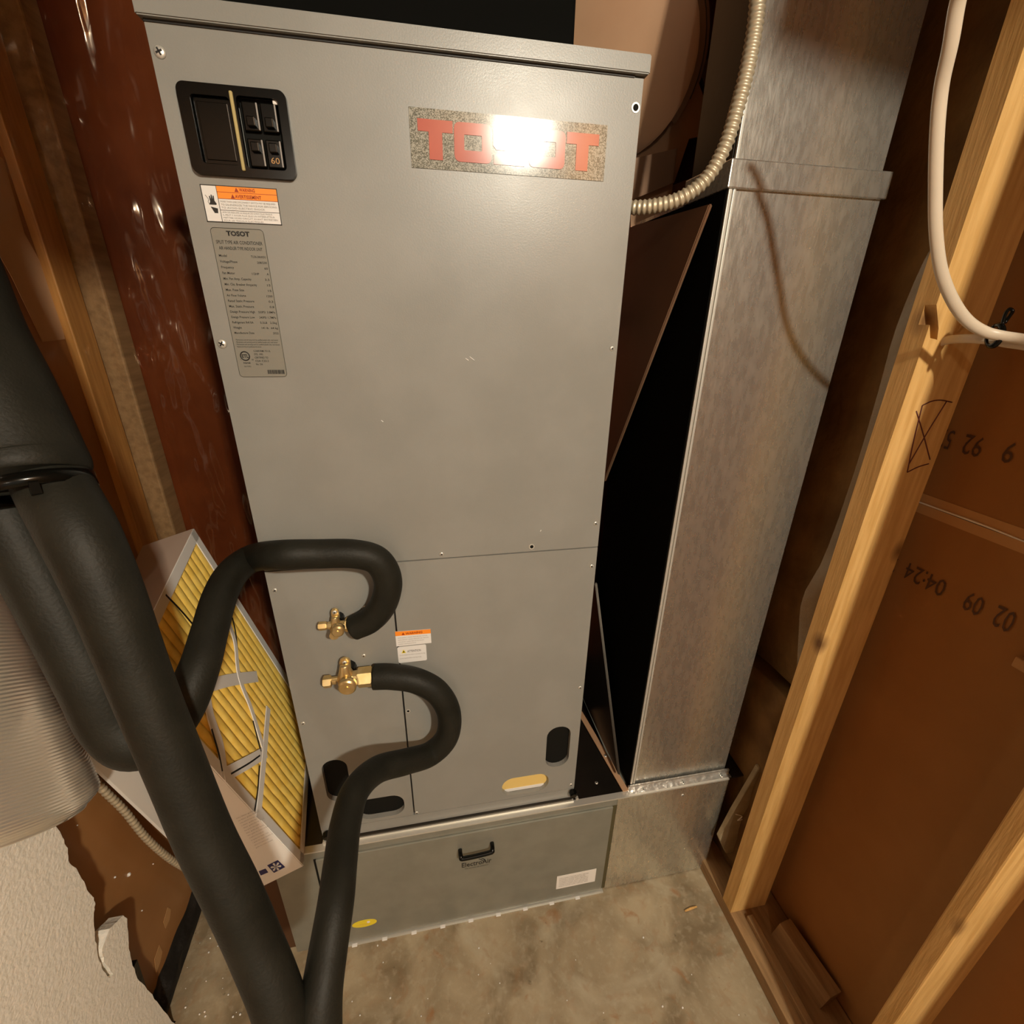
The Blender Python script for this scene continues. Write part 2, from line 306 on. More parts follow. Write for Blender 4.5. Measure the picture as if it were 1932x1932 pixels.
kz = on(1765, 1715, 'x', PX).z
p2 = [(PX, -.441), (.99, -.441), (.99, -.419), (PX, -.419)]
o = box('stud_timber', (PX, -.441, .036), (.99, -.419, FT), 'wood', st2, bev=.0022)
st3 = thing('wall_stud', 'pine wall stud nearest the viewer, behind the camera on the right', 'stud', (0.95, -0.76, 0.036), 'pine wall studs')
box('stud_timber', (PX, -.775, .036), (.99, -.745, FT), 'wood', st3, bev=.002)
st4 = thing('wall_stud', 'pine wall stud beside the bulb, farthest from the duct', 'stud', (0.95, -1.08, 0.036), 'pine wall studs')
box('stud_timber', (PX, -1.095, .036), (.99, -1.065, FT), 'wood', st4, bev=.002)
# offcut block on the plate
zb = .036
A = on(1547, 1904, 'z', zb); B_ = on(1455, 1763, 'z', zb)
d = (B_ - A); up = Vector((0.012, 0, .040)); wv = Vector((.030, .004, .0))
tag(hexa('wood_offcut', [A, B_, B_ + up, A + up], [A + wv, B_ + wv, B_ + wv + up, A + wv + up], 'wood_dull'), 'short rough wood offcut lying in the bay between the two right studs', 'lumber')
# pale offcut with a squiggle, leaning behind the stud
spx = [(1362, 1594), (1357, 1582), (1384, 1533), (1432, 1450), (1470, 1440), (1430, 1555), (1392, 1606), (1370, 1611)]
rs = thing('board_scrap', 'pale dusty board scrap leaning between the plenum end and the stud', 'scrap', on(1366, 1603, 'y', -.045))
prism('board', [on(x, y, 'y', -.045) for x, y in spx], (0, .012, 0), 'wood_grey', rs, bev=.0012)
sq = [on(x, y, 'y', -.046) for x, y in ((1388, 1536), (1400, 1540), (1392, 1548), (1405, 1545), (1398, 1556))]
tube('chalk_squiggle', [(*p, .0012) for p in sq], 'white_card', rs, seg=6, n=5)
# loose poly film bulging out behind the first stud
def film(name, left, right, label, m, thick=.0006, bulge=0.012):
    bm = bmesh.new(); R1 = []; R2 = []; n = 26; k = 8
    L_ = catmull([list(p) for p in left], 6); R_ = catmull([list(p) for p in right], 6)
    g = []
    for i in range(n + 1):
        a = Vector(L_[int(i / n * (len(L_) - 1))]); b = Vector(R_[int(i / n * (len(R_) - 1))]); row = []
        for j in range(k + 1):
            p = a.lerp(b, j / k); p.y -= bulge * math.sin(math.pi * j / k) * (0.6 + 0.5 * math.sin(i * 1.3)); row.append(bm.verts.new(p))
        g.append(row)
    for i in range(n):
        for j in range(k): bm.faces.new((g[i][j], g[i][j + 1], g[i + 1][j + 1], g[i + 1][j]))
    return tag(link(name, bm_mesh(bm, name), m, None, True), label, 'plastic film')
lf = [on(x, y, 'y', -.06) for x, y in ((1790, 420), (1744, 490), (1690, 620), (1658, 735), (1612, 890), (1555, 1050), (1514, 1128), (1506, 1210), (1498, 1330), (1470, 1450))]
rt = [on(x, y, 'y', -.085) for x, y in ((1795, 420), (1768, 490), (1725, 620), (1690, 735), (1645, 890), (1592, 1050), (1562, 1128), (1540, 1210), (1500, 1340), (1475, 1450))]
film('poly_film', lf, rt, 'milky plastic film bulging out beside the X-marked stud', 'film2')
# insulation in the bay behind the film
def lumpy(name, lo, hi, m, amp, parent=None, sub=14, sc=14):
    bm = bmesh.new(); bmesh.ops.create_cube(bm, size=1); bmesh.ops.subdivide_edges(bm, edges=bm.edges[:], cuts=sub, use_grid_fill=True)
    lo = Vector(lo); hi = Vector(hi)
    for v in bm.verts:
        p = Vector(((lo[i] + hi[i]) / 2 + v.co[i] * (hi[i] - lo[i]) for i in range(3)))
        v.co = p + noise.noise_vector(p * sc) * amp
    return link(name, bm_mesh(bm, name), m, parent, True)
tag(lumpy('insulation_batt', (.955, -.07, .05), (1.03, .40, .62), 'insul', .012), 'brown fibrous insulation batt low in the bay behind the metal duct', 'insulation')
tag(lumpy('insulation_batt', (.975, -.07, .64), (1.03, .40, 2.25), 'insul', .008), 'brown fibrous insulation batt rising in the dark bay beside the metal duct', 'insulation')

# ------------------------------------------------------------------ left wall framing
tag(box('wall_stud', (XL, .345, 0), (XL + .016, .405, FT), 'wood_left', bev=.002), 'wide amber wood board upright on the left wall beside the groove', 'stud')
tag(box('corner_post', (XL, .418, 0), (XL + .046, YB, FT), 'wood_dull', bev=.004), 'narrow wooden post in the far left corner next to the red backing', 'stud')
tp = [on(x, y, 'x', XL + .001) for x, y in ((-60, 250), (5, 300), (45, 440), (95, 530), (122, 640), (80, 645), (20, 520), (-60, 380))]
tag(prism('paper_strip', tp, (.0008, 0, 0), 'paper'), 'pale torn paper strip on the upper left wall above the pipes', 'paper')
# wrinkled film over the stud groove and over the red backing
def wavefilm(name, P0, A, B, label, m, na=12, nb=60, amp=.006, seed=0.0):
    bm = bmesh.new(); g = []; N = Vector(A).cross(Vector(B)).normalized()
    for i in range(na + 1):
        row = []
        for j in range(nb + 1):
            p = Vector(P0) + Vector(A) * (i / na) + Vector(B) * (j / nb)
            q = p + Vector((seed, 0, 0)); p = p + N * amp * (noise.noise(Vector((q.x * 9, q.y * 22, q.z * 3))) + .5 * noise.noise(q * 26)); row.append(bm.verts.new(p))
        g.append(row)
    for i in range(na):
        for j in range(nb): bm.faces.new((g[i][j], g[i + 1][j], g[i + 1][j + 1], g[i][j + 1]))
    return tag(link(name, bm_mesh(bm, name), m, None, True), label, 'plastic film')
wavefilm('vapour_film', (XL + .024, .20, .05), (.045, .245, 0), (0, 0, 1.9), 'clear wrinkled plastic film over the amber board and corner groove', 'film', amp=.010)
wavefilm('vapour_film', (XL + .07, YB - .022, .05), (.40, 0, 0), (0, 0, 1.9), 'clear glossy plastic film over the red-brown backing left of the cabinet', 'film', amp=.012, seed=4, na=24)
# black crumpled plastic along the foot of the left wall
bm = bmesh.new(); g = []
for i in range(61):
    y = .22 - i * .014; row = []
    for j in range(9):
        t = j / 8; wdt = .022 + .03 * (i / 60); x = XL + wdt * t; z = .045 * (1 - t) ** 0.7 * (0.7 + .5 * noise.noise(Vector((y * 14, 3, 1)))) + .002
        row.append(bm.verts.new(Vector((x, y, z)) + noise.noise_vector(Vector((x * 90, y * 34, z * 90))) * .006 * (1 if 0 < j < 8 else .2)))
    g.append(row)
for v in bm.verts: v.co.z = max(v.co.z, .001)
for i in range(60):
    for j in range(8): bm.faces.new((g[i][j], g[i][j + 1], g[i + 1][j + 1], g[i + 1][j]))
tag(link('plastic_edging', bm_mesh(bm), 'blackrub', None, True), 'black crumpled plastic strip along the foot of the left wall', 'plastic film')
# specks of foam on wall and floor
def specks(name, pts, m, label, cat):
    bm = bmesh.new()
    for p, r in pts: bmesh.ops.create_icosphere(bm, subdivisions=1, radius=r, matrix=Matrix.Translation(p))
    o = tag(link(name, bm_mesh(bm), m), label, cat); o['kind'] = 'stuff'; return o
fl = [(Vector((on(x, y, 'z', 0).x, on(x, y, 'z', 0).y, .0012)), random.uniform(.0008, .0022)) for x, y in [(random.uniform(350, 480), random.uniform(1740, 1925)) for _ in range(26)] + [(random.uniform(650, 1450), random.uniform(1760, 1925)) for _ in range(22)]]
specks('foam_crumbs', fl, 'white', 'tiny white foam crumbs scattered over the concrete floor', 'debris')
wl = [(on(x, y, 'x', XL + .001), r) for x, y, r in ((243, 1650, .004), (217, 1655, .002), (289, 1630, .0015), (268, 1718, .0015), (146, 1557, .0012))]
specks('foam_crumbs', wl, 'white', 'a few white foam crumbs stuck to the lower brown left wall', 'debris')
for px, py, an in ((1303, 1716, 0.1),):
    c = on(px, py, 'z', 0); cw = Vector((math.cos(an), math.sin(an), 0)) * .017
    tag(tube('wood_chip', [(*(c - cw + Vector((0, 0, .003))), .002), (*(c + Vector((0, 0, .004))), .003), (*(c + cw + Vector((0, 0, .003))), .002)], 'wood', seg=6), 'small orange wood chip on the floor near the bottom plate', 'debris')

for k_, q_ in enumerate(([(316, 1712), (322, 1715), (320, 1735), (312, 1752), (308, 1740)], [(300, 1783), (306, 1795), (302, 1815), (294, 1838), (291, 1810)])):
    tag(prism('wall_scuff', [on(x, y, 'x', XL + .0006) for x, y in q_], (.0006, 0, 0), 'kraft_edge'), ('upper pale scraped patch on the lower left wall', 'lower pale scraped patch on the lower left wall')[k_], 'scuff')

# ------------------------------------------------------------------ plenum base
W = 0.533; BT = 0.34; BY = -0.012; BX0, BX1 = -0.100, 0.915
base = thing('plenum_base', 'low galvanised filter cabinet and plenum under the grey air handler', 'plenum', (0.4, 0.2, 0))
box('plenum_box', (BX0, BY, 0.002), (BX1, .455, BT - .003), 'galv_soft', base, bev=.001)
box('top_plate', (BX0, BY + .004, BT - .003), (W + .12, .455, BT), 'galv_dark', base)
box('right_side_panel', (.636, BY - .002, .003), (BX1 + .001, BY, BT - .004), 'galv', base)
for n_, (a, b, c, e) in {'top_flange': (BX0, BX1, BT - .002, BT + .0015)}.items(): box(n_, (a, BY - .004, c), (b, BY + .010, e), 'screw', base)
dr = box('filter_door', (-.017, BY - .0045, .006), (.626, BY, BT - .026), 'galv_soft', base, bev=.0012)
box('door_gasket', (.626, BY - .001, .004), (.636, BY + .001, BT - .026), 'gasket', base)
box('door_gap', (-.022, BY - .001, .004), (-.0172, BY + .0005, BT - .027), 'black_hole', base)
box('floor_flange', (-.02, BY - .010, .0), (.63, BY, .0025), 'screw', base)
for k in range(9):
    x = .02 + k * .067; box('sealant_blob', (x, BY - .013, 0), (x + .012, BY - .006, .003), 'white', base, bev=.001)
fy = BY - .0045
hx0, hx1, hz = .272, .346, .252
ha = on(868, 1603, 'y', fy); hb = on(928, 1590, 'y', fy)
hd = tube('door_handle', [(ha.x, fy, ha.z, .0045), (ha.x, fy - .006, ha.z, .0045), (ha.x + .001, fy - .013, ha.z - .003, .0048), (ha.x + .007, fy - .016, ha.z - .006, .0048), (hb.x - .007, fy - .016, hb.z - .006, .0048), (hb.x - .001, fy - .013, hb.z - .003, .0048), (hb.x, fy - .006, hb.z, .0045), (hb.x, fy, hb.z, .0045)], 'black', base, seg=14)
X1, Z1 = (1, 0, 0), (0, 0, 1)
text('ElectroAir', (.277, fy - .0002, .2015), X1, Z1, .016, 'ink', base, width=.067, bold=.012)
text('THE INDOOR AIR COMPANY', (.284, fy - .0002, .193), X1, Z1, .0035, 'ink', base, width=.054)
for dx in (0, .006): tube('logo_swoosh', [(.316 + dx, fy - .0003, .222, .0005), (.322 + dx, fy - .0003, .217, .0009), (.327 + dx, fy - .0003, .209, .0005)], 'ink', base, seg=5, n=5)
sl = box('spec_sticker', (.505, fy - .0006, .047), (.605, fy, .087 + .010), 'white_card', base)
for k in range(6): text('DISCONNECT POWER SUPPLY BEFORE OPENING DOOR'[k:30 + k], (.511, fy - .0008, .0855 - k * .0062), X1, Z1, .0035, 'greyink', sl, width=.074 - .008 * (k == 1), thick=.0002)
ye = [Vector((.054 + .027 * math.cos(t), fy - .0008, .0685 + .0125 * math.sin(t))) for t in (2 * math.pi * k / 32 for k in range(32))]
ys = prism('oval_sticker', ye, (0, .0008, 0), 'yellow', base)
text('INSPECTED', (.036, fy - .0010, .064), X1, Z1, .004, 'yellowhole', ys, width=.026, thick=.0002)
cyl('sticker_emblem', (.063, fy - .0010, .072), (0, 1, 0), .0035, .0004, 'white_card', ys, seg=16)
# duct take-off flange with foil tape on the plenum top
box('takeoff_collar', (.664, -.004, BT), (.920, .001, BT + .016), 'tape', base, bev=.001)
box('takeoff_flange', (.664, BY, BT), (.922, 0, BT + .0022), 'tape', base)
box('end_cap', (BX1, BY, BT - .004), (BX1 + .045, .14, BT), 'galv_dark', base)
# shared screw mesh
def screw_mesh(r, cross=True):
    bm = bmesh.new(); bmesh.ops.create_uvsphere(bm, u_segments=16, v_segments=8, radius=1)
    for v in bm.verts: v.co = Vector((v.co.x * r, -abs(v.co.z) * r * .45 if v.co.z > 0 else v.co.z * -.0001, v.co.y * r))
    me = bm_mesh(bm, 'screw'); 
    for p in me.polygons: p.use_smooth = True
    me.materials.append(M['screw']); return me
def cross_mesh(r):
    bm = bmesh.new()
    for a, b in ((.55, .14), (.14, .55)):
        bmesh.ops.create_cube(bm, size=1, matrix=Matrix.Translation((0, -r * .44, 0)) @ Matrix.Diagonal((a * r * 2, r * .08, b * r * 2, 1)))
    me = bm_mesh(bm, 'recess'); me.materials.append(M['ink']); return me
SM = screw_mesh(.0058); SC = cross_mesh(.0058); SM2 = screw_mesh(.0038); SC2 = cross_mesh(.0038)
def screw(x, y, z, parent, small=False, axis='y'):
    o = bpy.data.objects.new('screw', SM2 if small else SM); col.objects.link(o); o.parent = parent; o.location = Vector((x, y, z)) - parent.location
    c = bpy.data.objects.new('screw_recess', SC2 if small else SC); col.objects.link(c); c.parent = o; c.rotation_euler = (0, random.uniform(0, 1.5), 0)
    if axis == 'z': o.rotation_euler = (-math.pi / 2, 0, 0)
for x in (.70, .80, .90): screw(x, -.0065, BT + .002, base, True, 'z')
screw(.60, .03, BT, base, True, 'z'); screw(.80, BY - .002, BT - .03, base, True)

# ------------------------------------------------------------------ air handler
H0, H2, H1, HC = .352, .979, 1.608, 1.627
ah = thing('air_handler', 'tall grey painted steel air handler cabinet standing on the plenum', 'air handler', (W / 2, .22, .341))
def panel_with_holes(name, x0, z0, x1, z1, y0, y1, holes, m, parent, outer=None):
    """sheet with real openings, front at y0"""
    bm = bmesh.new()
    def loop(pts, y): return [bm.verts.new((p.x, y, p.z)) for p in pts]
    outer = outer or [Vector((x0, 0, z0)), Vector((x1, 0, z0)), Vector((x1, 0, z1)), Vector((x0, 0, z1))]
    for y in (y0, y1):
        es = []
        for pts in [outer] + holes:
            vs = loop(pts, y); es += [bm.edges.new((vs[i], vs[(i + 1) % len(vs)])) for i in range(len(vs))]
        bmesh.ops.triangle_fill(bm, use_beauty=True, use_dissolve=False, edges=es)
    bm.verts.ensure_lookup_table(); n = len(bm.verts) // 2; i0 = 0
    for pts in [outer] + holes:
        k = len(pts)
        for i in range(k):
            a, b = bm.verts[i0 + i], bm.verts[i0 + (i + 1) % k]; c, d_ = bm.verts[n + i0 + (i + 1) % k], bm.verts[n + i0 + i]; bm.faces.new((a, b, c, d_))
        i0 += k
    return link(name, bm_mesh(bm, name), m, parent)
box('cabinet_body', (.001, .012, H0 - .004), (W - .001, .45, H1 + .002), 'paint', ah)
h_l = [rrect(.024, .456, .070, .568, .022, 0), rrect(.075, .388, .167, .447, .024, 0)]
h_r = [rrect(.463, .455, .514, .570, .0245, 0), rrect(.370, .388, .473, .441, .025, 0)]
panel_with_holes('upper_front_panel', 0, H2 + .001, W, H1 - .001, 0, .010, [rrect(.026, 1.488, .118, 1.554, .005, 0)], 'paint', ah)
panel_with_holes('lower_left_panel', 0, .379, .1835, H2 - .001, 0, .010, h_l, 'paint', ah)
panel_with_holes('lower_right_panel', .1865, .379, W, H2 - .001, 0, .010, h_r, 'paint', ah)
box('bottom_rail', (0, .001, H0 - .003), (W, .012, .3765), 'paint', ah)
box('seam_shadow_gap', (.1835, .006, .379), (.1865, .0115, H2), 'ink', ah)
bpos = H0 - .008
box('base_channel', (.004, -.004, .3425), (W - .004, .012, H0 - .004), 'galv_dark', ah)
box('base_channel_lip', (.0, -.006, .3415), (W, .0, .3445), 'screw', ah)
for hname, x0, z0, x1, z1, mm in (('knockout_backing', .02, .45, .074, .572, 'black_hole'), ('knockout_backing', .074, .384, .171, .45, 'black_hole'), ('knockout_backing', .458, .45, .519, .575, 'black_hole'), ('foil_backing', .366, .384, .477, .445, 'yellowhole')):
    box(hname, (x0, .0102, z0), (x1, .0118, z1), mm, ah)
box('foil_edge', (.378, .0085, .3895), (.465, .0102, .397), 'white', ah, bev=.0005)
# top cap, a lid with a drip lip
prism('top_cap', [Vector((-.004, -.008, H1 + .001)), Vector((W + .004, -.008, H1 + .001)), Vector((W + .004, -.008, HC)), Vector((-.004, -.008, HC))], (0, .46, 0), 'paint', ah, bev=.0012)
box('cap_return_lip', (0, -.0015, H1 - .0012), (W - .012, .002, H1 + .001), 'ink', ah)
for x, z, s in ((.0085, 1.584, 0), (.0085, 1.305, 0), (.525, 1.302, 1), (.525, 1.024, 1), (.525, .942, 1), (.267, .987, 1), (.009, .945, 1), (.138, .899, 1), (.127, .802, 1), (.128, .843, 1), (.009, .668, 1), (.525, .668, 1), (.525, .391, 1), (.190, .384, 1)):
    screw(x, 0, z, ah, bool(s))
for x, z, r in ((.526, 1.579, .0035), (.416, .989, .003), (.188 + .004, .665, .0022)):
    cyl('screw_hole_rim', (x, .0002, z), (0, 1, 0), r + .0018, .0016, 'screw', ah, seg=20); cyl('screw_hole', (x, -.0004, z), (0, 1, 0), r, .0012, 'black_hole', ah, seg=20)
for x, y in ((.012, -.008), (W - .004, -.008)):
    kn = cyl('levelling_knob', (x, y, .372), (0, 1, .15), .0085, .012, 'black', ah, seg=18, bev=.002)
    cyl('knob_stud', (x - .006 if x < .1 else x + .008, y - .004, .361), (0, 1, 0), .0035, .006, 'screw', ah, seg=12)
# paint chips
for pts in ([(878, 676), (884, 680)], [(886, 673), (895, 680)], [(719, 793), (723, 796)], [(1021, 1000), (1019, 1003)]):
    a = on(*pts[0], 'y', -.0003); b = on(*pts[1], 'y', -.0003)
    tube('paint_chip', [(*a, .0006), (*b, .0007)], 'white', ah, seg=5, n=2)
# breaker bay
panel_with_holes('breaker_bezel', .018, 1.481, .125, 1.561, -.006, 0, [rrect(.030, 1.491, .068, 1.551, .004, 0), rrect(.0745, 1.489, .116, 1.553, .004, 0)], 'black', ah, outer=rrect(.018, 1.481, .125, 1.561, .008, 0))
box('blank_cover', (.0305, -.001, 1.4915), (.0675, .004, 1.5505), 'black', ah, bev=.001)
box('cover_rim', (.034, -.0022, 1.4955), (.064, -.0008, 1.5465), 'black', ah, bev=.0006)
box('foam_strip', (.0690, -.0085, 1.486), (.0725, -.005, 1.556), 'yellowglue', ah, bev=.0012)
box('breaker_backing', (.075, .004, 1.488), (.117, .0095, 1.554), 'black_hole', ah)
for i in (0, 1):
    for j in (0, 1):
        x0 = .0775 + i * .0185; z0 = 1.492 + j * .0325
        br = box('circuit_breaker', (x0, -.001, z0), (x0 + .0165, .008, z0 + .026), 'black', ah, bev=.0012)
        box('breaker_toggle', (x0 + .004, -.0065, z0 + (.003 if j else .013)), (x0 + .0125, -.0005, z0 + (.012 if j else .022)), 'black', br, bev=.001)
        box('breaker_rib', (x0 + .0145, -.002, z0 + .001), (x0 + .0160, 0, z0 + .025), 'greyink', br, bev=.0003)
        if i == 1 and j == 0: text('60', (x0 + .003, -.0012, z0 + .004), X1, Z1, .006, 'kraft_edge', br, width=.009)
box('breaker_lamp', (.110, -.003, 1.549), (.1155, -.001, 1.553), 'white_card', ah, bev=.001)

# brand plate: glitter foil with red block letters
gp = box('brand_plate', (.254, -.0009, 1.502), (.492, 0, 1.559), 'glitter', ah)
lz0, lz1 = 1.511, 1.549; y0l = -.0016
def poly(name, pts, m, parent): return prism(name, [Vector((x, y0l, z)) for x, z in pts], (0, .0007, 0), m, parent)
def letT(x0, x1):
    c = (x0 + x1) / 2; s = .0078; t = lz1 - .0115
    poly('brand_letter', [(x0, lz1), (x1, lz1), (x1, t), (c + s, t), (c + s, lz0), (c - s, lz0), (c - s, t), (x0, t)], 'logored', gp)
def letO(x0, x1):
    t = .0118; c = .006
    out = rrect(x0, lz0, x1, lz1, c, 0, 3); inn = rrect(x0 + t, lz0 + .0115, x1 - t, lz1 - .0115, .001, 0, 2)
    bm = bmesh.new(); es = []
    for pts in (out, inn):
        v_ = [bm.verts.new((p.x, y0l, p.z)) for p in pts]; es += [bm.edges.new((v_[i], v_[(i + 1) % len(v_)])) for i in range(len(v_))]
    bmesh.ops.triangle_fill(bm, use_beauty=True, edges=es)
    r = bmesh.ops.extrude_face_region(bm, geom=bm.faces[:]); bmesh.ops.translate(bm, verts=[g_ for g_ in r['geom'] if isinstance(g_, bmesh.types.BMVert)], vec=(0, .0007, 0))
    link('brand_letter', bm_mesh(bm), 'logored', gp)
def letS(x0, x1):
    h = lz1 - lz0; t = .0095
    poly('brand_letter', [(x0 + .004, lz1), (x1 - .001, lz1), (x1 - .001, lz1 - t), (x0 + .011, lz1 - t), (x0 + .011, lz0 + h / 2 + t / 2), (x1 - .004, lz0 + h / 2 + t / 2), (x1, lz0 + h / 2 + t / 2 - .004), (x1, lz0 + .004), (x1 - .004, lz0), (x0 + .001, lz0), (x0 + .001, lz0 + t), (x1 - .011, lz0 + t), (x1 - .011, lz0 + h / 2 - t / 2), (x0 + .004, lz0 + h / 2 - t / 2), (x0, lz0 + h / 2 - t / 2 + .004), (x0, lz1 - .004)], 'logored', gp)
letT(.263, .303); letO(.3045, .349); letS(.3505, .393); letO(.3945, .4395); letT(.441, .482)
# warning label
wl_ = box('warning_label', (.0205, -.0006, 1.4365), (.1005, 0, 1.4725), 'white', ah)
yy = -.0009
def flat(x0, z0, x1, z1, m, parent, name, y=yy): return box(name, (x0, y, z0), (x1, y + .0004, z1), m, parent)
for a in ((.0205, 1.4365, .1005, 1.4373), (.0205, 1.4717, .1005, 1.4725), (.0205, 1.4365, .0213, 1.4725), (.0997, 1.4365, .1005, 1.4725), (.0365, 1.4365, .0370, 1.4725), (.0365, 1.4485, .1005, 1.4489)): flat(*a, 'ink', wl_, 'border_line')
flat(.037, 1.4664, .0997, 1.4717, 'orange', wl_, 'orange_band'); flat(.037, 1.4600, .0997, 1.4659, 'orange', wl_, 'orange_band')
flat(.037, 1.4659, .0997, 1.4664, 'orangetext', wl_, 'border_line'); flat(.037, 1.4596, .0997, 1.4600, 'orangetext', wl_, 'border_line')
def tri(x, z, s, m, parent, y=yy - .0003): prism('alert_triangle', [Vector((x, y, z)), Vector((x + s, y, z)), Vector((x + s / 2, y, z + s))], (0, .0003, 0), m, parent)
tri(.0555, 1.4670, .0042, 'orangetext', wl_); tri(.0505, 1.4604, .0042, 'orangetext', wl_)
text('WARNING', (.0605, yy - .0002, 1.4675), X1, Z1, .0034, 'orangetext', wl_, width=.0165, bold=.02)
text('AVERTISSEMENT', (.0552, yy - .0002, 1.4610), X1, Z1, .0034, 'orangetext', wl_, width=.0275, bold=.02)
for k, s in enumerate(('MORE THAN ONE DISCONNECT SWITCH MAY BE REQUIRED', 'TO DE-ENERGIZE THE DEVICE FOR SERVICING', 'TO AVOID ELECTRIC SHOCK')): text(s, (.0385, yy, 1.4563 - .0030 * k), X1, Z1, .0018, 'greyink', wl_, width=(.058, .059, .046)[k])
for k, s in enumerate(('AFIN DE REDUIRE LE RISQUE DE CHOC ELECTRIQUE', 'IL PEUT Y AVOIR PLUS QUE UN INTERRUPTEUR', 'METTRE HORS CIRCUIT AVANT ENTRETIEN', 'POUR LES TRAVAUX ELECTRIQUES')): text(s, (.0385, yy, 1.4460 - .0027 * k), X1, Z1, .0016, 'greyink', wl_, width=(.053, .055, .058, .042)[k])
hand = [(0, 0), (.0015, .003), (.0012, .008), (.0022, .0085), (.0028, .005), (.0032, .0095), (.0042, .0095), (.0045, .005), (.0052, .0088), (.0062, .0085), (.0060, .004), (.0078, .001), (.0072, 0)]
prism('hand_symbol', [Vector((.0265 + x, yy - .0001, 1.4535 + z)) for x, z in hand], (0, .0003, 0), 'ink', wl_)
prism('sleeve_symbol', [Vector((x, yy - .0001, z)) for x, z in ((.0275, 1.4515), (.0345, 1.4500), (.0340, 1.4455), (.0305, 1.4455))], (0, .0003, 0), 'ink', wl_)
tube('wire_symbol', [(.0240, yy, 1.4625, .0002), (.0268, yy, 1.4585, .0002), (.0258, yy, 1.4560, .0002), (.0272, yy, 1.4535, .0002)], 'ink', wl_, seg=5, n=6)
# rating plate
rp = prism('rating_plate', rrect(.0215, 1.2645, .0790, 1.4315, .0045, -.0006), (0, .0006, 0), 'plate', ah)
for pts in (rrect(.0220, 1.2650, .0785, 1.4310, .0042, -.0008),):
    P_ = [(p.x, p.y, p.z, .00022) for p in pts + [pts[0]]]; tube('plate_border', P_, 'ink', rp, seg=5, n=1)
ty = -.00075
text('TOSOT', (.0385, ty, 1.4235), X1, Z1, .0048, 'ink', rp, width=.025, bold=.05)
text('SPLIT TYPE AIR CONDITIONER', (.0255, ty, 1.4150), X1, Z1, .0036, 'ink', rp, width=.050, bold=.01)
text('AIR HANDLER TYPE INDOOR UNIT', (.0275, ty, 1.4090), X1, Z1, .0034, 'ink', rp, width=.047, bold=.01)
rows = [('Model', '', 'TU36-24AADU'), ('Voltage/Phase', '', '208/230'), ('Frequency', '', '60'), ('Fan Motor', '1/2HP', 'A'), ('Min. Fan Amp. Capacity', '', '3.5'), ('Min. Ckt. Breaker Ampacity', '', '15'), ('Max. Fuse Size', '', '15'), ('Air Flow Volume', '', '1200'), ('Rated Static Pressure', '', '0.3'), ('Max. Static Pressure', '', '0.8'), ('Design Pressure High', '550PSI', '3.8MPa'), ('Design Pressure Low', '240PSI', '1.7MPa'), ('Refrigerant R410A', '5.5LB', '2.5kg'), ('Weight', '141 lb', '64 kg'), ('Manufacture Date', '', '2022')]
for k, (a, b, c) in enumerate(rows):
    z = 1.4015 - k * .00605; text(a, (.0255, ty, z), X1, Z1, .0026, 'ink', rp, width=.0013 * len(a) + .002, bold=.01)
    if b: text(b, (.0575, ty, z), X1, Z1, .0024, 'ink', rp, width=.008, bold=.01)
    text(c, (.0770, ty, z), X1, Z1, .0024, 'ink', rp, width=.0014 * len(c) + .001, align='RIGHT', bold=.01)
for k in range(4): text('Maintenance and servicing work by qualified people only; read manual', (.0255, ty, 1.3090 - k * .0027), X1, Z1, .0018, 'ink', rp, width=(.049, .048, .050, .028)[k])
def ringz(cx, cz, R, r, parent): tube('mark_ring', [(cx + R * math.cos(t), ty, cz + R * math.sin(t), r) for t in (2 * math.pi * k / 20 for k in range(21))], 'ink', parent, seg=6, n=2)
ringz(.0325, 1.2905, .0052, .0007, rp)
text('ETL', (.0287, ty - .0002, 1.2885), X1, Z1, .0042, 'ink', rp, width=.0076, bold=.03)
text('us', (.0392, ty, 1.2855), X1, Z1, .0022, 'ink', rp); text('C', (.0262, ty, 1.2855), X1, Z1, .0018, 'ink', rp)
text('Intertek', (.0290, ty, 1.2812), X1, Z1, .0024, 'ink', rp, width=.0085, bold=.02); text('5017592', (.0292, ty, 1.2770), X1, Z1, .0018, 'ink', rp, width=.008)
for k, s in enumerate(('CONFORMS TO UL', 'STD. 1995', 'CERTIFIED TO', 'CSA C22.2', 'No. 236')): text(s, (.0435, ty, 1.2955 - k * .0040), X1, Z1, .0023, 'ink', rp, width=(.020, .0105, .016, .016, .008)[k], bold=.01)
x = .0560
for k in range(22):
    wd = random.choice((.0004, .0007, .0011)); 
    flat(x, 1.2685, x + wd, 1.2735, 'ink', rp, 'barcode_bar', -.0009); x += wd + random.choice((.0003, .0005))
    if x > .0755: break
# two small stickers by the seam
w2 = prism('caution_sticker', [Vector(p) for p in ((.1825, -.0007, .8145), (.2420, -.0007, .8145), (.2420, -.0007, .8435), (.1825, -.0007, .8455))], (0, .0007, 0), 'white', ah)
prism('orange_band', [Vector(p) for p in ((.1825, -.0010, .8365), (.2420, -.0010, .8350), (.2420, -.0010, .8435), (.1825, -.0010, .8455))], (0, .0003, 0), 'orange', w2)
tri(.193, .8375, .0052, 'orangetext', w2, -.0013); text('WARNING', (.200, -.0012, .8378), X1, Z1, .0045, 'orangetext', w2, width=.028, bold=.02)
for k in range(4): text('REFRIGERANT UNDER PRESSURE SEE MANUAL', (.186, -.0008, .8305 - .0043 * k), X1, Z1, .0022, 'greyink', w2, width=(.050, .052, .044, .030)[k])
w3 = prism('caution_sticker', rrect(.1835, .778, .2325, .8125, .003, -.0006), (0, .0006, 0), 'white', ah)
tri(.190, .799, .0075, 'yellow', w3, -.0009); tri(.192, .8005, .0035, 'ink', w3, -.0011)
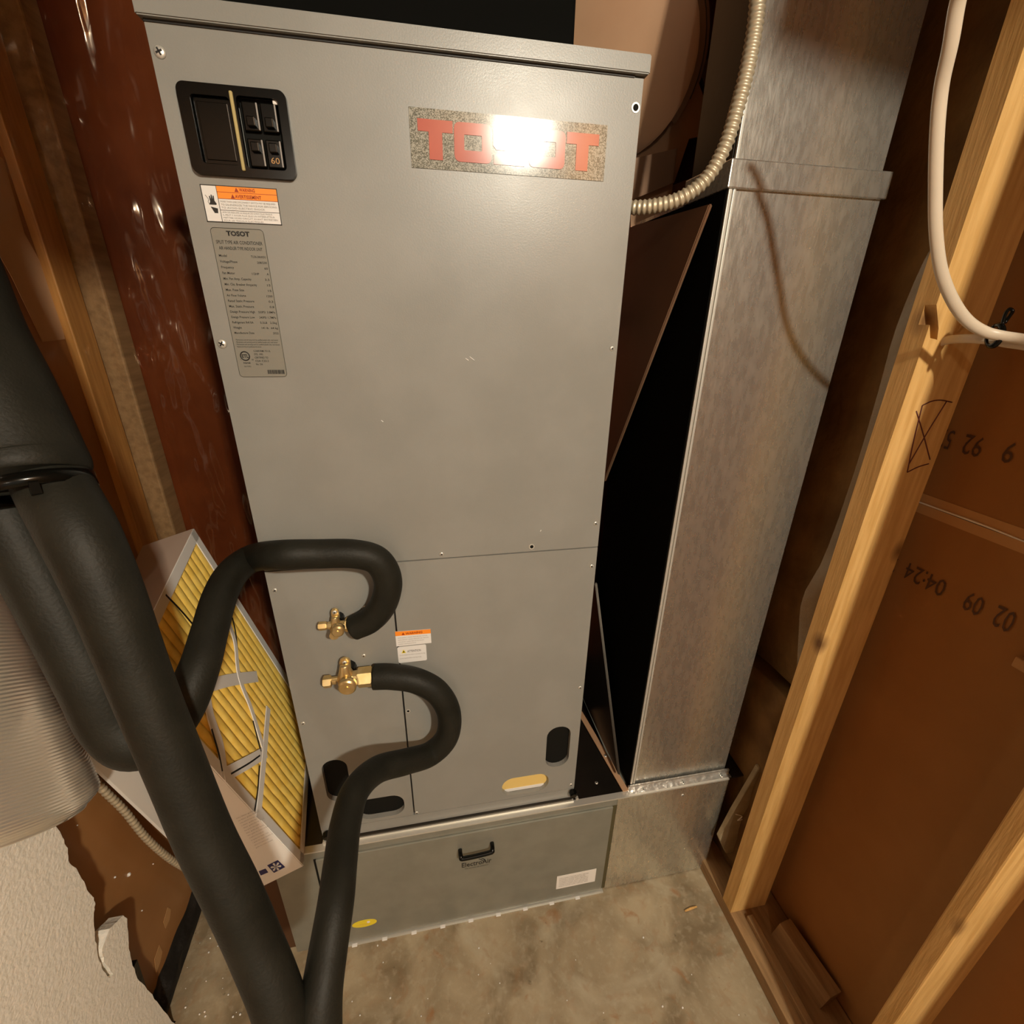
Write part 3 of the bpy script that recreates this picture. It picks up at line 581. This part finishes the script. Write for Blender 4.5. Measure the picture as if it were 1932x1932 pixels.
text('ATTENTION', (.200, -.0008, .7995), X1, Z1, .0048, 'ink', w3, width=.023)
for k in range(2): text('Cut the brazed line before removing the plug', (.186, -.0007, .7935 - k * .007), X1, Z1, .0028, 'greyink', w3, width=(.044, .037)[k])

# ------------------------------------------------------------------ service valves
def hexnut(name, c, axis, r, h, parent, bev=.0012): return cyl(name, c, axis, r, h, 'brass', parent, seg=6, bev=bev)
def valve(label, body, tabtop, capc, nutc, portc, s, grp):
    t = thing('service_valve', label, 'valve', (body[0], 0, body[1]), grp)
    bx, bz2 = body; yb = -.024
    tube('valve_body', [(bx, yb, bz2 + .020 * s, .0060 * s), (bx, yb, bz2 + .010 * s, .0085 * s), (bx, yb, bz2, .0115 * s), (bx, yb - .004, bz2 - .010 * s, .0110 * s), (bx, yb - .006, bz2 - .014 * s, .007 * s)], 'brass', t, seg=16)
    cyl('valve_boss', (bx, yb - .010, bz2 - .004 * s), (0, 1, 0), .0085 * s, .026, 'brass', t, seg=18, smooth=True)
    c = cyl('stem_cap', (capc[0], -.050, capc[1]), (0, 1, 0), .0115 * s, .014, 'brass', t, seg=24, bev=.002, smooth=True)
    cyl('cap_centre', (capc[0], -.0575, capc[1]), (0, 1, 0), .0035 * s, .002, 'brass', c, seg=12)
    cyl('stem', ((bx + capc[0]) / 2, -.036, (bz2 + capc[1]) / 2), (capc[0] - bx, -.026, capc[1] - bz2), .0075 * s, .022, 'brass', t, seg=16)
    tb = prism('mounting_tab', rrect(bx - .0068 * s, bz2 + .004, bx + .0068 * s, tabtop + .006 * s, .0060 * s, -.020), (0, .006, 0), 'brass', t, bev=.0006)
    cyl('bracket', (bx, -.008, bz2), (0, 1, 0), .012 * s, .016, 'black', t, seg=12)
    screw(bx, -.020, tabtop, t, True)
    hexnut('flare_nut', (nutc[0], yb, nutc[1]), (nutc[2], 0, nutc[3]), .0140 * s, .019 * s, t)
    cyl('nut_neck', ((bx + nutc[0]) / 2, yb, (bz2 + nutc[1]) / 2), (nutc[2], 0, nutc[3]), .0085 * s, abs(nutc[0] - bx), 'brass', t, seg=16)
    hexnut('port_cap', (portc[0], yb, portc[1]), (1, 0, 0), .0085 * s, .013, t)
    cyl('port_neck', ((bx + portc[0]) / 2, yb, (bz2 + portc[1]) / 2), (1, 0, 0), .0045, abs(portc[0] - bx), 'brass', t, seg=12)
    cyl('port_collar', (portc[0] + .011, yb, portc[1]), (1, 0, 0), .006, .006, 'brass', t, seg=12)
    return t
yv = -.024
q = on(634, 1180, 'y', yv); tq = on(636, 1155, 'y', -.02); cq = on(637, 1192, 'y', -.055); nq = on(661, 1178, 'y', yv); pq = on(609, 1181, 'y', yv)
valve('small brass service valve at the upper hose', (q.x, q.z), tq.z, (cq.x, cq.z), (nq.x, nq.z, 1, -.1), (pq.x, pq.z), 0.82, 'brass service valves')
q = on(653, 1276, 'y', yv); tq = on(652, 1250, 'y', -.02); cq = on(655, 1298, 'y', -.055); nq = on(689, 1277, 'y', yv); pq = on(618, 1286, 'y', yv)
valve('larger brass service valve at the lower hose', (q.x, q.z), tq.z, (cq.x, cq.z), (nq.x, nq.z, 1, 0), (pq.x, pq.z), 1.22, 'brass service valves')

# ------------------------------------------------------------------ insulated line set
def P(px, py, D, r): return (*dp(px, py, D), r)
def PY(px, py, y, r): return (*on(px, py, 'y', y), r)
R0 = .0212
# upper hose, down to its U-bend and up the left as the thicker rear pipe
uh = [PY(668, 1184, yv, R0 * .96), PY(700, 1168, yv - .004, R0), PY(724, 1138, yv - .01, R0), PY(732, 1095, yv - .014, R0), PY(712, 1058, yv - .016, R0), PY(668, 1045, yv - .018, R0), PY(600, 1045, yv - .02, R0), PY(530, 1047, yv - .024, R0),
      P(478, 1053, .70, R0), P(440, 1080, .665, R0), P(415, 1125, .625, R0), P(396, 1190, .59, R0), P(376, 1260, .56, R0 * 1.05), P(345, 1330, .54, .025), P(303, 1378, .52, .029), P(258, 1397, .505, .0300), P(214, 1360, .495, .0300), P(180, 1290, .485, .0300), P(130, 1190, .475, .0300), P(78, 1090, .465, .0300), P(30, 1000, .455, .0300), P(-2, 930, .45, .0300), P(-8, 880, .44, .028)]
up_ = tag(tube('insulated_pipe', uh, 'foam', seg=28, n=10), 'black insulated pipe looping from the upper brass valve to the left bundle', 'pipe', 'black foam insulated refrigerant pipes')
lh = [PY(706, 1277, yv, R0), PY(740, 1277, yv - .004, R0), PY(785, 1284, yv - .010, R0), PY(825, 1306, yv - .014, R0), PY(847, 1345, yv - .016, R0), PY(843, 1390, yv - .018, R0), PY(812, 1422, yv - .022, R0), P(765, 1437, .805, R0), P(712, 1452, .76, R0), P(672, 1490, .70, R0), P(653, 1550, .65, R0), P(642, 1630, .595, R0), P(634, 1700, .555, R0), P(618, 1800, .525, R0 * 1.02), P(606, 1880, .505, .0225), P(598, 1960, .495, .026), P(590, 2030, .49, .032),
      P(560, 2060, .487, .026), P(545, 1990, .485, .0255), P(524, 1890, .485, .0255), P(480, 1780, .485, .0255), P(440, 1690, .478, .0257), P(386, 1580, .468, .0252), P(332, 1449, .455, .0252), P(267, 1290, .438, .0256), P(202, 1121, .422, .0275), P(152, 1010, .416, .0290), P(112, 935, .422, .0290), P(80, 870, .43, .028), P(60, 820, .43, .028)]
lp_ = tag(tube('insulated_pipe', lh, 'foam', seg=32, n=10), 'thick black insulated pipe sweeping down to the bottom and back to the lower valve', 'pipe', 'black foam insulated refrigerant pipes')
sl = [P(52, 905, .420, .043), P(48, 893, .420, .0475), P(34, 860, .420, .0475), P(-22, 740, .415, .047), P(-85, 620, .41, .047), P(-165, 440, .40, .048), ]
qz = dp(-165, 440, .40); sl += [(qz.x - .02, qz.y + .01, qz.z + .12, .048), (qz.x - .025, qz.y + .01, qz.z + .3, .048), (qz.x - .025, qz.y + .01, qz.z + .75, .048)]
tag(tube('pipe_sleeve', sl, 'foam', seg=36, n=10), 'wide black foam sleeve at upper left covering the pipe bundle', 'pipe')
# cable tie around the bundle
c0 = dp(66, 922, .420); ax = (dp(30, 850, .418) - dp(66, 950, .420)).normalized()
u_ = CR - ax * CR.dot(ax); u_.normalize(); v_ = ax.cross(u_)
bm = bmesh.new(); rr = []
for k in range(48):
    t = 2 * math.pi * k / 48; dirr = u_ * math.cos(t) + v_ * math.sin(t); ring = []
    for rr_, h in ((.0415, -.006), (.0438, -.006), (.0438, .006), (.0415, .006)): ring.append(bm.verts.new(c0 + dirr * rr_ + ax * h))
    rr.append(ring)
for k in range(48):
    for j in range(4): bm.faces.new((rr[k][j], rr[(k + 1) % 48][j], rr[(k + 1) % 48][(j + 1) % 4], rr[k][(j + 1) % 4]))
tie = tag(link('cable_tie', bm_mesh(bm), 'black', None, True), 'glossy black cable tie around the pipe bundle at left', 'cable tie')
hc = c0 + (CP - c0).normalized() * .0435
cyl('tie_head', hc, ax, .0045, .010, 'black', tie, seg=4)

# ------------------------------------------------------------------ pleated filter leaning by the unit
TL, BKB, BR_, BL = dp(364, 998, 1), dp(556, 1296, 1), dp(571, 1634, 1), dp(231, 1263, 1)
def near(px, py, X): X = Vector(X); return dp(px, py, (X - CP).dot(CF))
TL = near(364, 998, (-.200, .220, .960)); TR = near(566, 1318, (-.092, .325, .385)); BRc = near(571, 1634, (-.029, -.036, .338)); BLc = near(231, 1268, (-.140, -.128, .912))
T2 = near(250, 1037, (-.280, .210, .942)); B2 = near(504, 1671, (-.1085, -.047, .322)); th = ((T2 - TL) + (B2 - BRc)) / 2
TR = TL + (BRc - BLc); T2 = TL + th; B2 = BRc + th
L2 = BLc + th * .66; R2 = TR + th
fn = (BLc - TL).cross(TR - TL).normalized()
if fn.dot(CP - TL) < 0: fn = -fn
ft = thing('air_filter', 'used pleated air filter with yellow media in a grey cardboard frame, leaning by the cabinet', 'filter', BRc)
hexa('filter_body', [TL - fn * .006, TR - fn * .006, BRc - fn * .006, BLc - fn * .006], [T2, R2, B2, L2], 'card_grey', ft)
# top face in brown-grey card, near side in white card
def skin(name, pts, n, m, parent): return prism(name, [p + n * .0006 for p in pts], n * -.0012, m, parent)
n_top = (T2 - TL).cross(BLc - TL).normalized(); n_top = n_top if n_top.dot(CP - TL) > 0 else -n_top
skin('top_flap', [TL, T2, L2, BLc], n_top, 'taupe', ft)
n_side = (L2 - BLc).cross(BRc - BLc).normalized(); n_side = n_side if n_side.dot(CP - BLc) > 0 else -n_side
sp_ = skin('printed_side', [BLc, L2, B2, BRc], n_side, 'white_card', ft)
# media pleats: ridges run along the long edge
def fp(u, v): return TL.lerp(BLc, u).lerp(TR.lerp(BRc, u), v)
NP = 16
for k in range(NP):
    u0 = .03 + .94 * k / NP; u1 = .03 + .94 * (k + 1) / NP; um = (u0 + u1) / 2
    bm = bmesh.new(); g = []
    for (uu, hgt) in ((u0, -.0052), (u0 * .8 + um * .2, -.0030), (u0 * .45 + um * .55, -.0012), (um, -.0006), (u1 * .45 + um * .55, -.0012), (u1 * .8 + um * .2, -.0030), (u1, -.0052)):
        g.append([bm.verts.new(fp(uu + .0022 * noise.noise(Vector((k * 7.3, j * .7, 0))), .012 + .976 * j / 20) + fn * (hgt + .0008 * noise.noise(Vector((k, j * .9, uu * 9))))) for j in range(21)])
    for a_, b_ in zip(g, g[1:]):
        for j in range(20): bm.faces.new((a_[j], a_[j + 1], b_[j + 1], b_[j]))
    link('pleat', bm_mesh(bm), 'media', ft, True)
def ribbon(name, pxs, wd, m, lift=.0022, th_=.0018):
    c = catmull([list(onp(x, y, TL + fn * lift, fn)) for x, y in pxs], 6); c = [Vector(p) for p in c]; bm = bmesh.new(); rows_ = []
    for i, p in enumerate(c):
        t = (c[min(i + 1, len(c) - 1)] - c[max(i - 1, 0)]).normalized(); s_ = t.cross(fn).normalized() * wd / 2
        rows_.append([bm.verts.new(q) for q in (p - s_, p + s_, p + s_ - fn * th_, p - s_ - fn * th_)])
    for a_, b_ in zip(rows_, rows_[1:]):
        for j in range(4): bm.faces.new((a_[j], a_[(j + 1) % 4], b_[(j + 1) % 4], b_[j]))
    bm.faces.new(rows_[0]); bm.faces.new(rows_[-1]); return link(name, bm_mesh(bm), m, ft)
fw = .024
# frame borders
def border(a, b, inward, name='frame_strip'):
    a = a + fn * .002; b = b + fn * .002; prism(name, [a, b, b + inward * fw * .8, a + inward * fw * .8], fn * -.002, 'card_grey', ft)
ba = (BLc - TL).normalized(); bb_ = (TR - TL).normalized()
border(TL, BLc, bb_); border(BLc, BRc, -ba); border(TR, BRc, -bb_)
border(TL, TR, ba)
ribbon('card_strap', [(398, 1292), (440, 1282), (486, 1276)], .022, 'card_grey')
ribbon('card_strap', [(388, 1290), (398, 1350), (416, 1405), (424, 1462)], .020, 'card_grey', .0026)
ribbon('card_strap', [(424, 1462), (465, 1440), (503, 1418)], .022, 'card_grey', .0028)
ribbon('card_strap', [(423, 1150), (444, 1210), (452, 1275), (476, 1340), (500, 1418)], .011, 'card_grey', .0032)
ribbon('card_strap', [(507, 1335), (500, 1420), (488, 1545)], .017, 'card_grey', .0035)
ribbon('card_slit', [(313, 1122), (340, 1150), (364, 1178)], .0035, 'ink', .0024, .0004)
for pxs in ([(439, 1165), (446, 1200), (451, 1260)], [(478, 1360), (488, 1400), (493, 1418)], [(436, 1460), (470, 1440), (491, 1425)], [(490, 1445), (487, 1490), (481, 1530)], [(400, 1375), (413, 1420), (420, 1455)]): ribbon('strap_gap', pxs, .003, 'ink', .0030, .0010)
# print on the side
def sd(px, py): return onp(px, py, BLc + n_side * .0010, n_side)
prism('emblem_square', [sd(504, 1633), sd(524, 1623), sd(538, 1636), sd(517, 1647)], n_side * -.0003, 'navy', sp_)
ec = sd(520.7, 1635); eu = (sd(538, 1636) - sd(504, 1633)) / 2; ev = (sd(524, 1623) - sd(517, 1647)) / 2
for k in range(6):
    t = math.radians(60 * k + 15); tp_ = []
    for rr_, da in ((.05, 0), (.32, -.30), (.62, -.26), (.74, 0), (.62, .26), (.32, .30)):
        tp_.append(ec + n_side * .0004 + eu * (rr_ * math.cos(t + da) * .8) + ev * (rr_ * math.sin(t + da) * .95))
    prism('emblem_petal', tp_, n_side * -.0003, 'white', sp_)
prism('navy_bar', [sd(488, 1644), sd(501, 1639), sd(506, 1646), sd(492, 1652)], n_side * -.0003, 'navy', sp_)
tr_ = (BRc - B2).normalized(); tu = -(BRc - BLc).normalized(); tu = (tu - tr_ * tu.dot(tr_)).normalized()
base_t = sd(468, 1575)
for k in range(13):
    p = sd(447 + k * 3.0, 1545 + k * 4.6); text('Fits filter grille for best results see guide'[k:k + 20 + (k * 5) % 14], p, tr_, tu, .0028, 'greyink', sp_, width=.030 + .006 * math.sin(k * 2.1), thick=.0002)

# white sheet behind the pipes, left
pA = on(150, 1418, 'x', -.30); pB = on(386, 1642, 'x', -.29); pC = on(462, 1560, 'x', -.29); pD = on(330, 1330, 'x', -.30)
wn = (pB - pA).cross(pD - pA).normalized()
wn = wn if wn.dot(CP - pA) > 0 else -wn
tag(prism('white_board', [pA, pB, pC, pD], wn * -.006, 'white_card'), 'smooth white board wedged between the left wall and the black pipes', 'board')
wavefilm('film_scrap', on(342, 1608, 'x', -.285), Vector((.0, -.004, .03)), Vector((.0, .05, -.03)), 'small crinkled clear film scrap at the white board corner', 'film2', na=4, nb=10, amp=.003)
# conduit low on the left wall
cl = [(172, 1462), (195, 1490), (235, 1530), (275, 1580), (320, 1620), (370, 1652), (410, 1690), (430, 1740)]
tag(tube('metal_conduit', [(*on(x, y, 'x', -.340), .0058) for x, y in cl], 'conduit', seg=14, n=8, rib=85, ribamp=.20), 'ribbed metal conduit running down the lower left wall beneath the white board', 'conduit', 'flexible metal conduits')
# brown strip at the plenum's left end
tag(box('wood_strip', (-.132, .0, 0), (-.104, .018, .33), 'dark_wood', bev=.001), 'dark wood strip standing against the left end of the plenum', 'lumber')

# ------------------------------------------------------------------ foil flex duct
RD = .105
edge = dp(152, 1448, .62); cx_, cy_ = edge.x - RD * .93, edge.y - RD * .30; zb_ = edge.z
fd = thing('foil_flex_duct', 'ribbed aluminium flexible duct hanging open at the left edge', 'duct', (cx_, cy_, zb_))
def corr(name, r0, z0, z1, rib, amp, inward, m):
    bm = bmesh.new(); g = []; N = int((z1 - z0) * rib * 4)
    for i in range(N + 1):
        z = z0 + (z1 - z0) * i / N; row = []
        for k in range(72):
            t = 2 * math.pi * k / 72
            rr_ = r0 + amp * math.cos(2 * math.pi * i / 4) + .0022 * noise.noise(Vector((math.cos(t) * 2, math.sin(t) * 2, z * 26))) - inward * max(0, 1 - (z - z0) / .035) ** 2 * .022
            zz = z + .004 * noise.noise(Vector((math.cos(t) * 1.5, math.sin(t) * 1.5, z * 9))) 
            row.append(bm.verts.new((cx_ + rr_ * math.cos(t), cy_ + rr_ * math.sin(t), zz - .72 * (rr_ * math.sin(t) + .3 * RD))))
        g.append(row)
    for a_, b_ in zip(g, g[1:]):
        for k in range(72): bm.faces.new((a_[k], a_[(k + 1) % 72], b_[(k + 1) % 72], b_[k]))
    return link(name, bm_mesh(bm), m, fd, True)
corr('duct_wall', RD, zb_ - .03, zb_ + .62, 190, .0011, 1, 'alum')
tube('duct_rim', [(cx_ + (RD - .022) * math.cos(t), cy_ + (RD - .022) * math.sin(t), zb_ - .031 - .72 * ((RD - .022) * math.sin(t) + .3 * RD), .0022) for t in (2 * math.pi * k / 36 for k in range(37))], 'alum', fd, seg=8, n=2)

# ------------------------------------------------------------------ torn white foam sheet in the near left corner
xf = -.318
edge_px = [(60, 1500), (95, 1535), (118, 1580), (128, 1600), (131, 1628), (146, 1642), (162, 1672), (175, 1692), (180, 1706), (177, 1722), (179, 1765), (184, 1800), (192, 1826), (206, 1845), (214, 1838), (196, 1815), (193, 1790), (207, 1752), (232, 1727), (240, 1733), (243, 1790), (250, 1822), (262, 1850), (283, 1872), (300, 1895), (332, 1935), (352, 1965)]
FN = Vector((1, 0, 0)); FP = Vector((-.318, 0, .05))
pts = [onp(x, y, FP, FN) for x, y in edge_px]
def fx(z): return FP.x
jag = []
for a_, b_ in zip(pts, pts[1:]):
    jag.append(a_)
    for k in (1, 2, 3): jag.append(a_.lerp(b_, k / 4) + Vector((0, random.uniform(-.0016, .0016), random.uniform(-.0012, .0012))))
jag.append(pts[-1])
zmin = .002
jag = [p if p.z > zmin else Vector((fx(zmin), p.y, zmin)) for p in jag]
poly_ = jag + [Vector((fx(zmin), jag[-1].y - .02, zmin)), Vector((fx(zmin), -.62, zmin)), Vector((fx(jag[0].z), -.62, jag[0].z)), ]
tag(prism('foam_sheet', poly_, (-.022, 0, 0), 'whitefoam'), 'white polystyrene sheet with a torn ragged edge standing at lower left', 'foam sheet')
tag(prism('tear_shade', [Vector((-.343, -.62, .06)), Vector((-.345, on(232, 1800, 'x', -.345).y, .06)), Vector((-.345, on(210, 1720, 'x', -.345).y, .20)), Vector((-.345, -.62, .20))], (-.02, 0, 0), 'blackrub'), 'dark sheet standing in for the shaded hollow behind the torn polystyrene', 'plastic film')  # dark sheet put in for the shade inside the hollow

# ------------------------------------------------------------------ vertical supply duct
DX0, DX1, DD = .672, .914, .30
vd = thing('supply_duct', 'tall rectangular galvanised duct rising from the plenum beside the cabinet', 'duct', ((DX0 + DX1) / 2, DD / 2, BT))
box('lower_section', (DX0, .005, BT + .001), (DX1, DD, 1.512), 'galv', vd, bev=.001)
box('upper_section', (DX0 + .003, .008, 1.53), (DX1 - .006, .11, 2.28), 'galv', vd, bev=.001)
box('upper_side_shade', (DX0 + .0005, .010, 1.54), (DX0 + .003, .11, 2.28), 'galv_dark', vd)  # darker copy of the steel, shade painted onto this side
box('slip_cleat', (DX0 - .006, -.001, 1.505), (DX1 + .004, .116, 1.538), 'galv', vd, bev=.0015)
box('corner_seam', (DX0 - .0015, .0015, BT + .016), (DX0 + .0035, .005, 1.505), 'screw', vd, bev=.0008)
box('corner_seam', (DX0 + .0050, .0015, BT + .016), (DX0 + .0090, .005, 1.505), 'screw', vd, bev=.0008)
box('corner_seam', (DX0 + .0015, .0035, 1.538), (DX0 + .0060, .008, 2.28), 'screw', vd, bev=.0008)
box('left_side_shade', (DX0 - .0030, .006, BT + .001), (DX0 - .0005, DD, 1.505), 'black_duct', vd)  # black skin puts the unlit side's shade into its colour
# tapered return duct in the gap between cabinet and supply duct
xs = .655
def yz(px, py, x=xs): return on(px, py, 'x', x)
td = thing('return_duct', 'brown tapering sheet metal return duct in the gap behind the cabinet', 'duct', (xs, .25, 1.2))
q1, q2, q0 = yz(1346, 385), yz(1144, 908), yz(1205, 425)
prism('tapered_side', [q1, q2, Vector((xs, .44, q2.z - .02)), Vector((xs, .44, q0.z + .0)), q0], (-.006, 0, 0), 'brown_metal', td, bev=.0015)
q3, q4, q5 = yz(1127, 1100), yz(1171, 1462), yz(1098, 1340)
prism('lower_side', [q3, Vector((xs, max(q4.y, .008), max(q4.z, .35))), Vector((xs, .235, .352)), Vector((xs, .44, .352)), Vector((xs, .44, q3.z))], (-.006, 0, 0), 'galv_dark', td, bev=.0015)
g1, g2 = on(1098, 1343, 'z', BT + .004), on(1186, 1492, 'z', BT + .004)
gd = Vector((.012, -.006, 0))
prism('floor_flange_strip', [g1, g2, g2 - Vector((.014, 0, 0)), g1 - Vector((.014, 0, 0))], (0, 0, .002), 'tan_metal', td)
screw(.645, .09, BT + .007, td, True, 'z')
# flat black plenum box above the cabinet
tag(box('upper_plenum', (.02, .10, HC + .001), (on(1086, 40, 'y', .10).x, .44, 2.28), 'black_duct', bev=.004), 'black plenum box sitting on top of the grey cabinet', 'plenum')
# round tan duct with a dark standing rim
rd = thing('round_duct', 'large tan round duct elbow with dark ribbed collars behind the cabinet', 'duct', (.66, .30, 1.75))
c_ = dp(1148, 112, .80); n_ = (CP - c_).normalized() * .75 + Vector((-.35, -.35, .1)); n_.normalize()
n_ = (CP - c_).normalized()
s1 = n_.cross(Vector((0, 0, 1))).normalized(); s2 = s1.cross(n_)
if s1.dot(CR) < 0: s1 = -s1
if s2.z < 0: s2 = -s2
rad = 158 / FPX * (c_ - CP).dot(CF) 
cyl('end_disc', c_ + n_ * .012, n_, rad, .03, 'tan_metal', rd, seg=40, bev=.003)
for k, (dr_, dn, mm) in enumerate(((.016, -.030, 'brown_metal'), (.021, -.050, 'galv_dark'), (.027, -.066, 'brown_metal'), (.031, -.085, 'galv_dark'))):
    cyl('collar_ring', c_ + n_ * dn, n_, rad + dr_, .012, mm, rd, seg=48, bev=.002)
cyl('elbow_gore', c_ - n_ * .12, n_, rad + .022, .06, 'brown_metal', rd, seg=36, r2=rad + .02)
# sheet metal transition under the round duct
tr = thing('duct_transition', 'folded brown sheet metal transition below the round duct', 'duct', (.64, .3, 1.6))
def tq_(name, pxs, y, m, t=(0, .006, 0)): prism(name, [on(px, py, 'y', y) for px, py in pxs], t, m, tr)
tq_('upper_gore', [(1313, 142), (1352, 250), (1300, 262), (1272, 345), (1190, 372), (1190, 250), (1250, 240)], .33, 'tan_metal')
tq_('side_gore', [(1318, 120), (1430, 60), (1400, 250), (1378, 300), (1352, 330), (1352, 250)], .36, 'brown_metal')
tq_('lower_fold', [(1190, 300), (1278, 280), (1270, 345), (1190, 378)], .25, 'brown_metal')
tq_('bottom_lip', [(1190, 378), (1270, 345), (1262, 400), (1190, 430)], .28, 'tan_metal')
tq_('side_box', [(1262, 352), (1352, 318), (1350, 352), (1320, 440), (1190, 470), (1190, 430)], .30, 'brown_metal')

# conduits from the ceiling
c1 = [PY(1432, -60, .0, .0088), PY(1427, 30, -.008, .0088), PY(1412, 120, -.012, .0088), PY(1392, 200, -.012, .0088), PY(1366, 280, -.008, .0088), PY(1330, 340, .0, .0088), PY(1280, 376, .012, .0088), PY(1225, 390, .03, .0088), PY(1180, 392, .05, .0088)]
tag(tube('metal_conduit', c1, 'conduit', seg=14, n=10, rib=150, ribamp=.10), 'ribbed metal conduit curving from the ceiling into the right side of the cabinet', 'conduit', 'flexible metal conduits')
c2 = [(*on(1424, 60, 'y', .03)[:], .0075), (*on(1402, 170, 'y', .03)[:], .0075), (*on(1385, 235, 'y', .03)[:], .0075), (*on(1376, 290, 'y', .04)[:], .0075), (*on(1366, 330, 'y', .08)[:], .0075), (*on(1350, 352, 'y', .16)[:], .0075)]
c2 = [(x - .004, y, z, r) for x, y, z, r in c2]
tag(tube('metal_conduit', c2, 'conduit', seg=12, n=10, rib=150, ribamp=.10), 'second metal conduit half hidden behind the first, against the duct', 'conduit', 'flexible metal conduits')

# ------------------------------------------------------------------ white cable
cbp = [(1830, -60, .70), (1808, 0, .71), (1793, 85, .725), (1776, 165, .74), (1768, 250, .755), (1765, 350, .775), (1766, 440, .795), (1776, 512, .82), (1797, 566, .85), (1824, 604, .88), (1856, 625, .905), (1890, 634, .92), (1935, 641, .93), (2010, 655, .935)]
tag(tube('electric_cable', [(*on(a, b, 'x', d_), .0043, 1.4) for a, b, d_ in cbp], 'cable', seg=16, n=8, flat=CR), 'white flat electric cable hanging from above and bending right along the stud', 'cable', 'white electric cables')
cb2 = [on(1770, 647, 'y', -.128), on(1792, 641, 'y', -.140), on(1830, 639, 'x', .930), on(1872, 642, 'x', .932), on(1900, 647, 'x', .938), on(1940, 653, 'x', .944), on(2010, 668, 'x', .95)]
tag(tube('electric_cable', [(*p, .0036, 1.5) for p in cb2], 'cable', seg=14, n=8, flat=(0, 0, 1)), 'second tan-white cable coming out of the stud notch below the first', 'cable', 'white electric cables')
cq_ = on(1876, 633, 'x', .922)
cs = thing('cable_strap', 'black strap holding the two white cables together at right', 'strap', cq_)
lp = []
for k in range(17):
    t = 2 * math.pi * k / 16; lp.append((*(cq_ + CU * (math.cos(t) * .0125) - CF * (math.sin(t) * .009) + CR * (.002 * math.cos(t))), .0019, 1.7))
tube('strap_band', lp, 'black', cs, seg=8, n=3)
tl = [(*(cq_ + CU * a + CR * b - CF * .008), .0019) for a, b in ((.010, .001), (.018, .003), (.025, .006), (.028, .010), (.025, .013), (.019, .009), (.012, .004))]
tube('strap_tail', tl, 'black', cs, seg=8, n=5)

# ------------------------------------------------------------------ overhead things beyond the frame that shade the scene
od = thing('overhead_shade_duct', 'unseen round duct overhead, placed to shade the top of the supply duct', 'duct', (.86, -.85, 1.95))  # placed out of view to shade the upper supply duct
cyl('duct_tube', (.935, -.80, 1.922), (1, 0, -.12), .10, .43, 'galv', od, seg=36)
tag(box('header_occluder', (-.40, -.90, 1.80), (.315, -.84, 2.2), 'wood_dull', bev=.003), 'unseen wood block added overhead to shade the upper left wall', 'lumber')  # occluder added out of view to darken the upper left wall
lb = thing('bulb_holder', 'porcelain lamp holder on the ceiling behind the viewer', 'lamp', (BULB.x, BULB.y, 2.3))
cyl('holder', (BULB.x, BULB.y, 2.225), (0, 0, 1), .05, .15, 'white', lb, seg=24, bev=.006)
cyl('socket', (BULB.x, BULB.y, 2.125), (0, 0, 1), .018, .05, 'white', lb, seg=20)
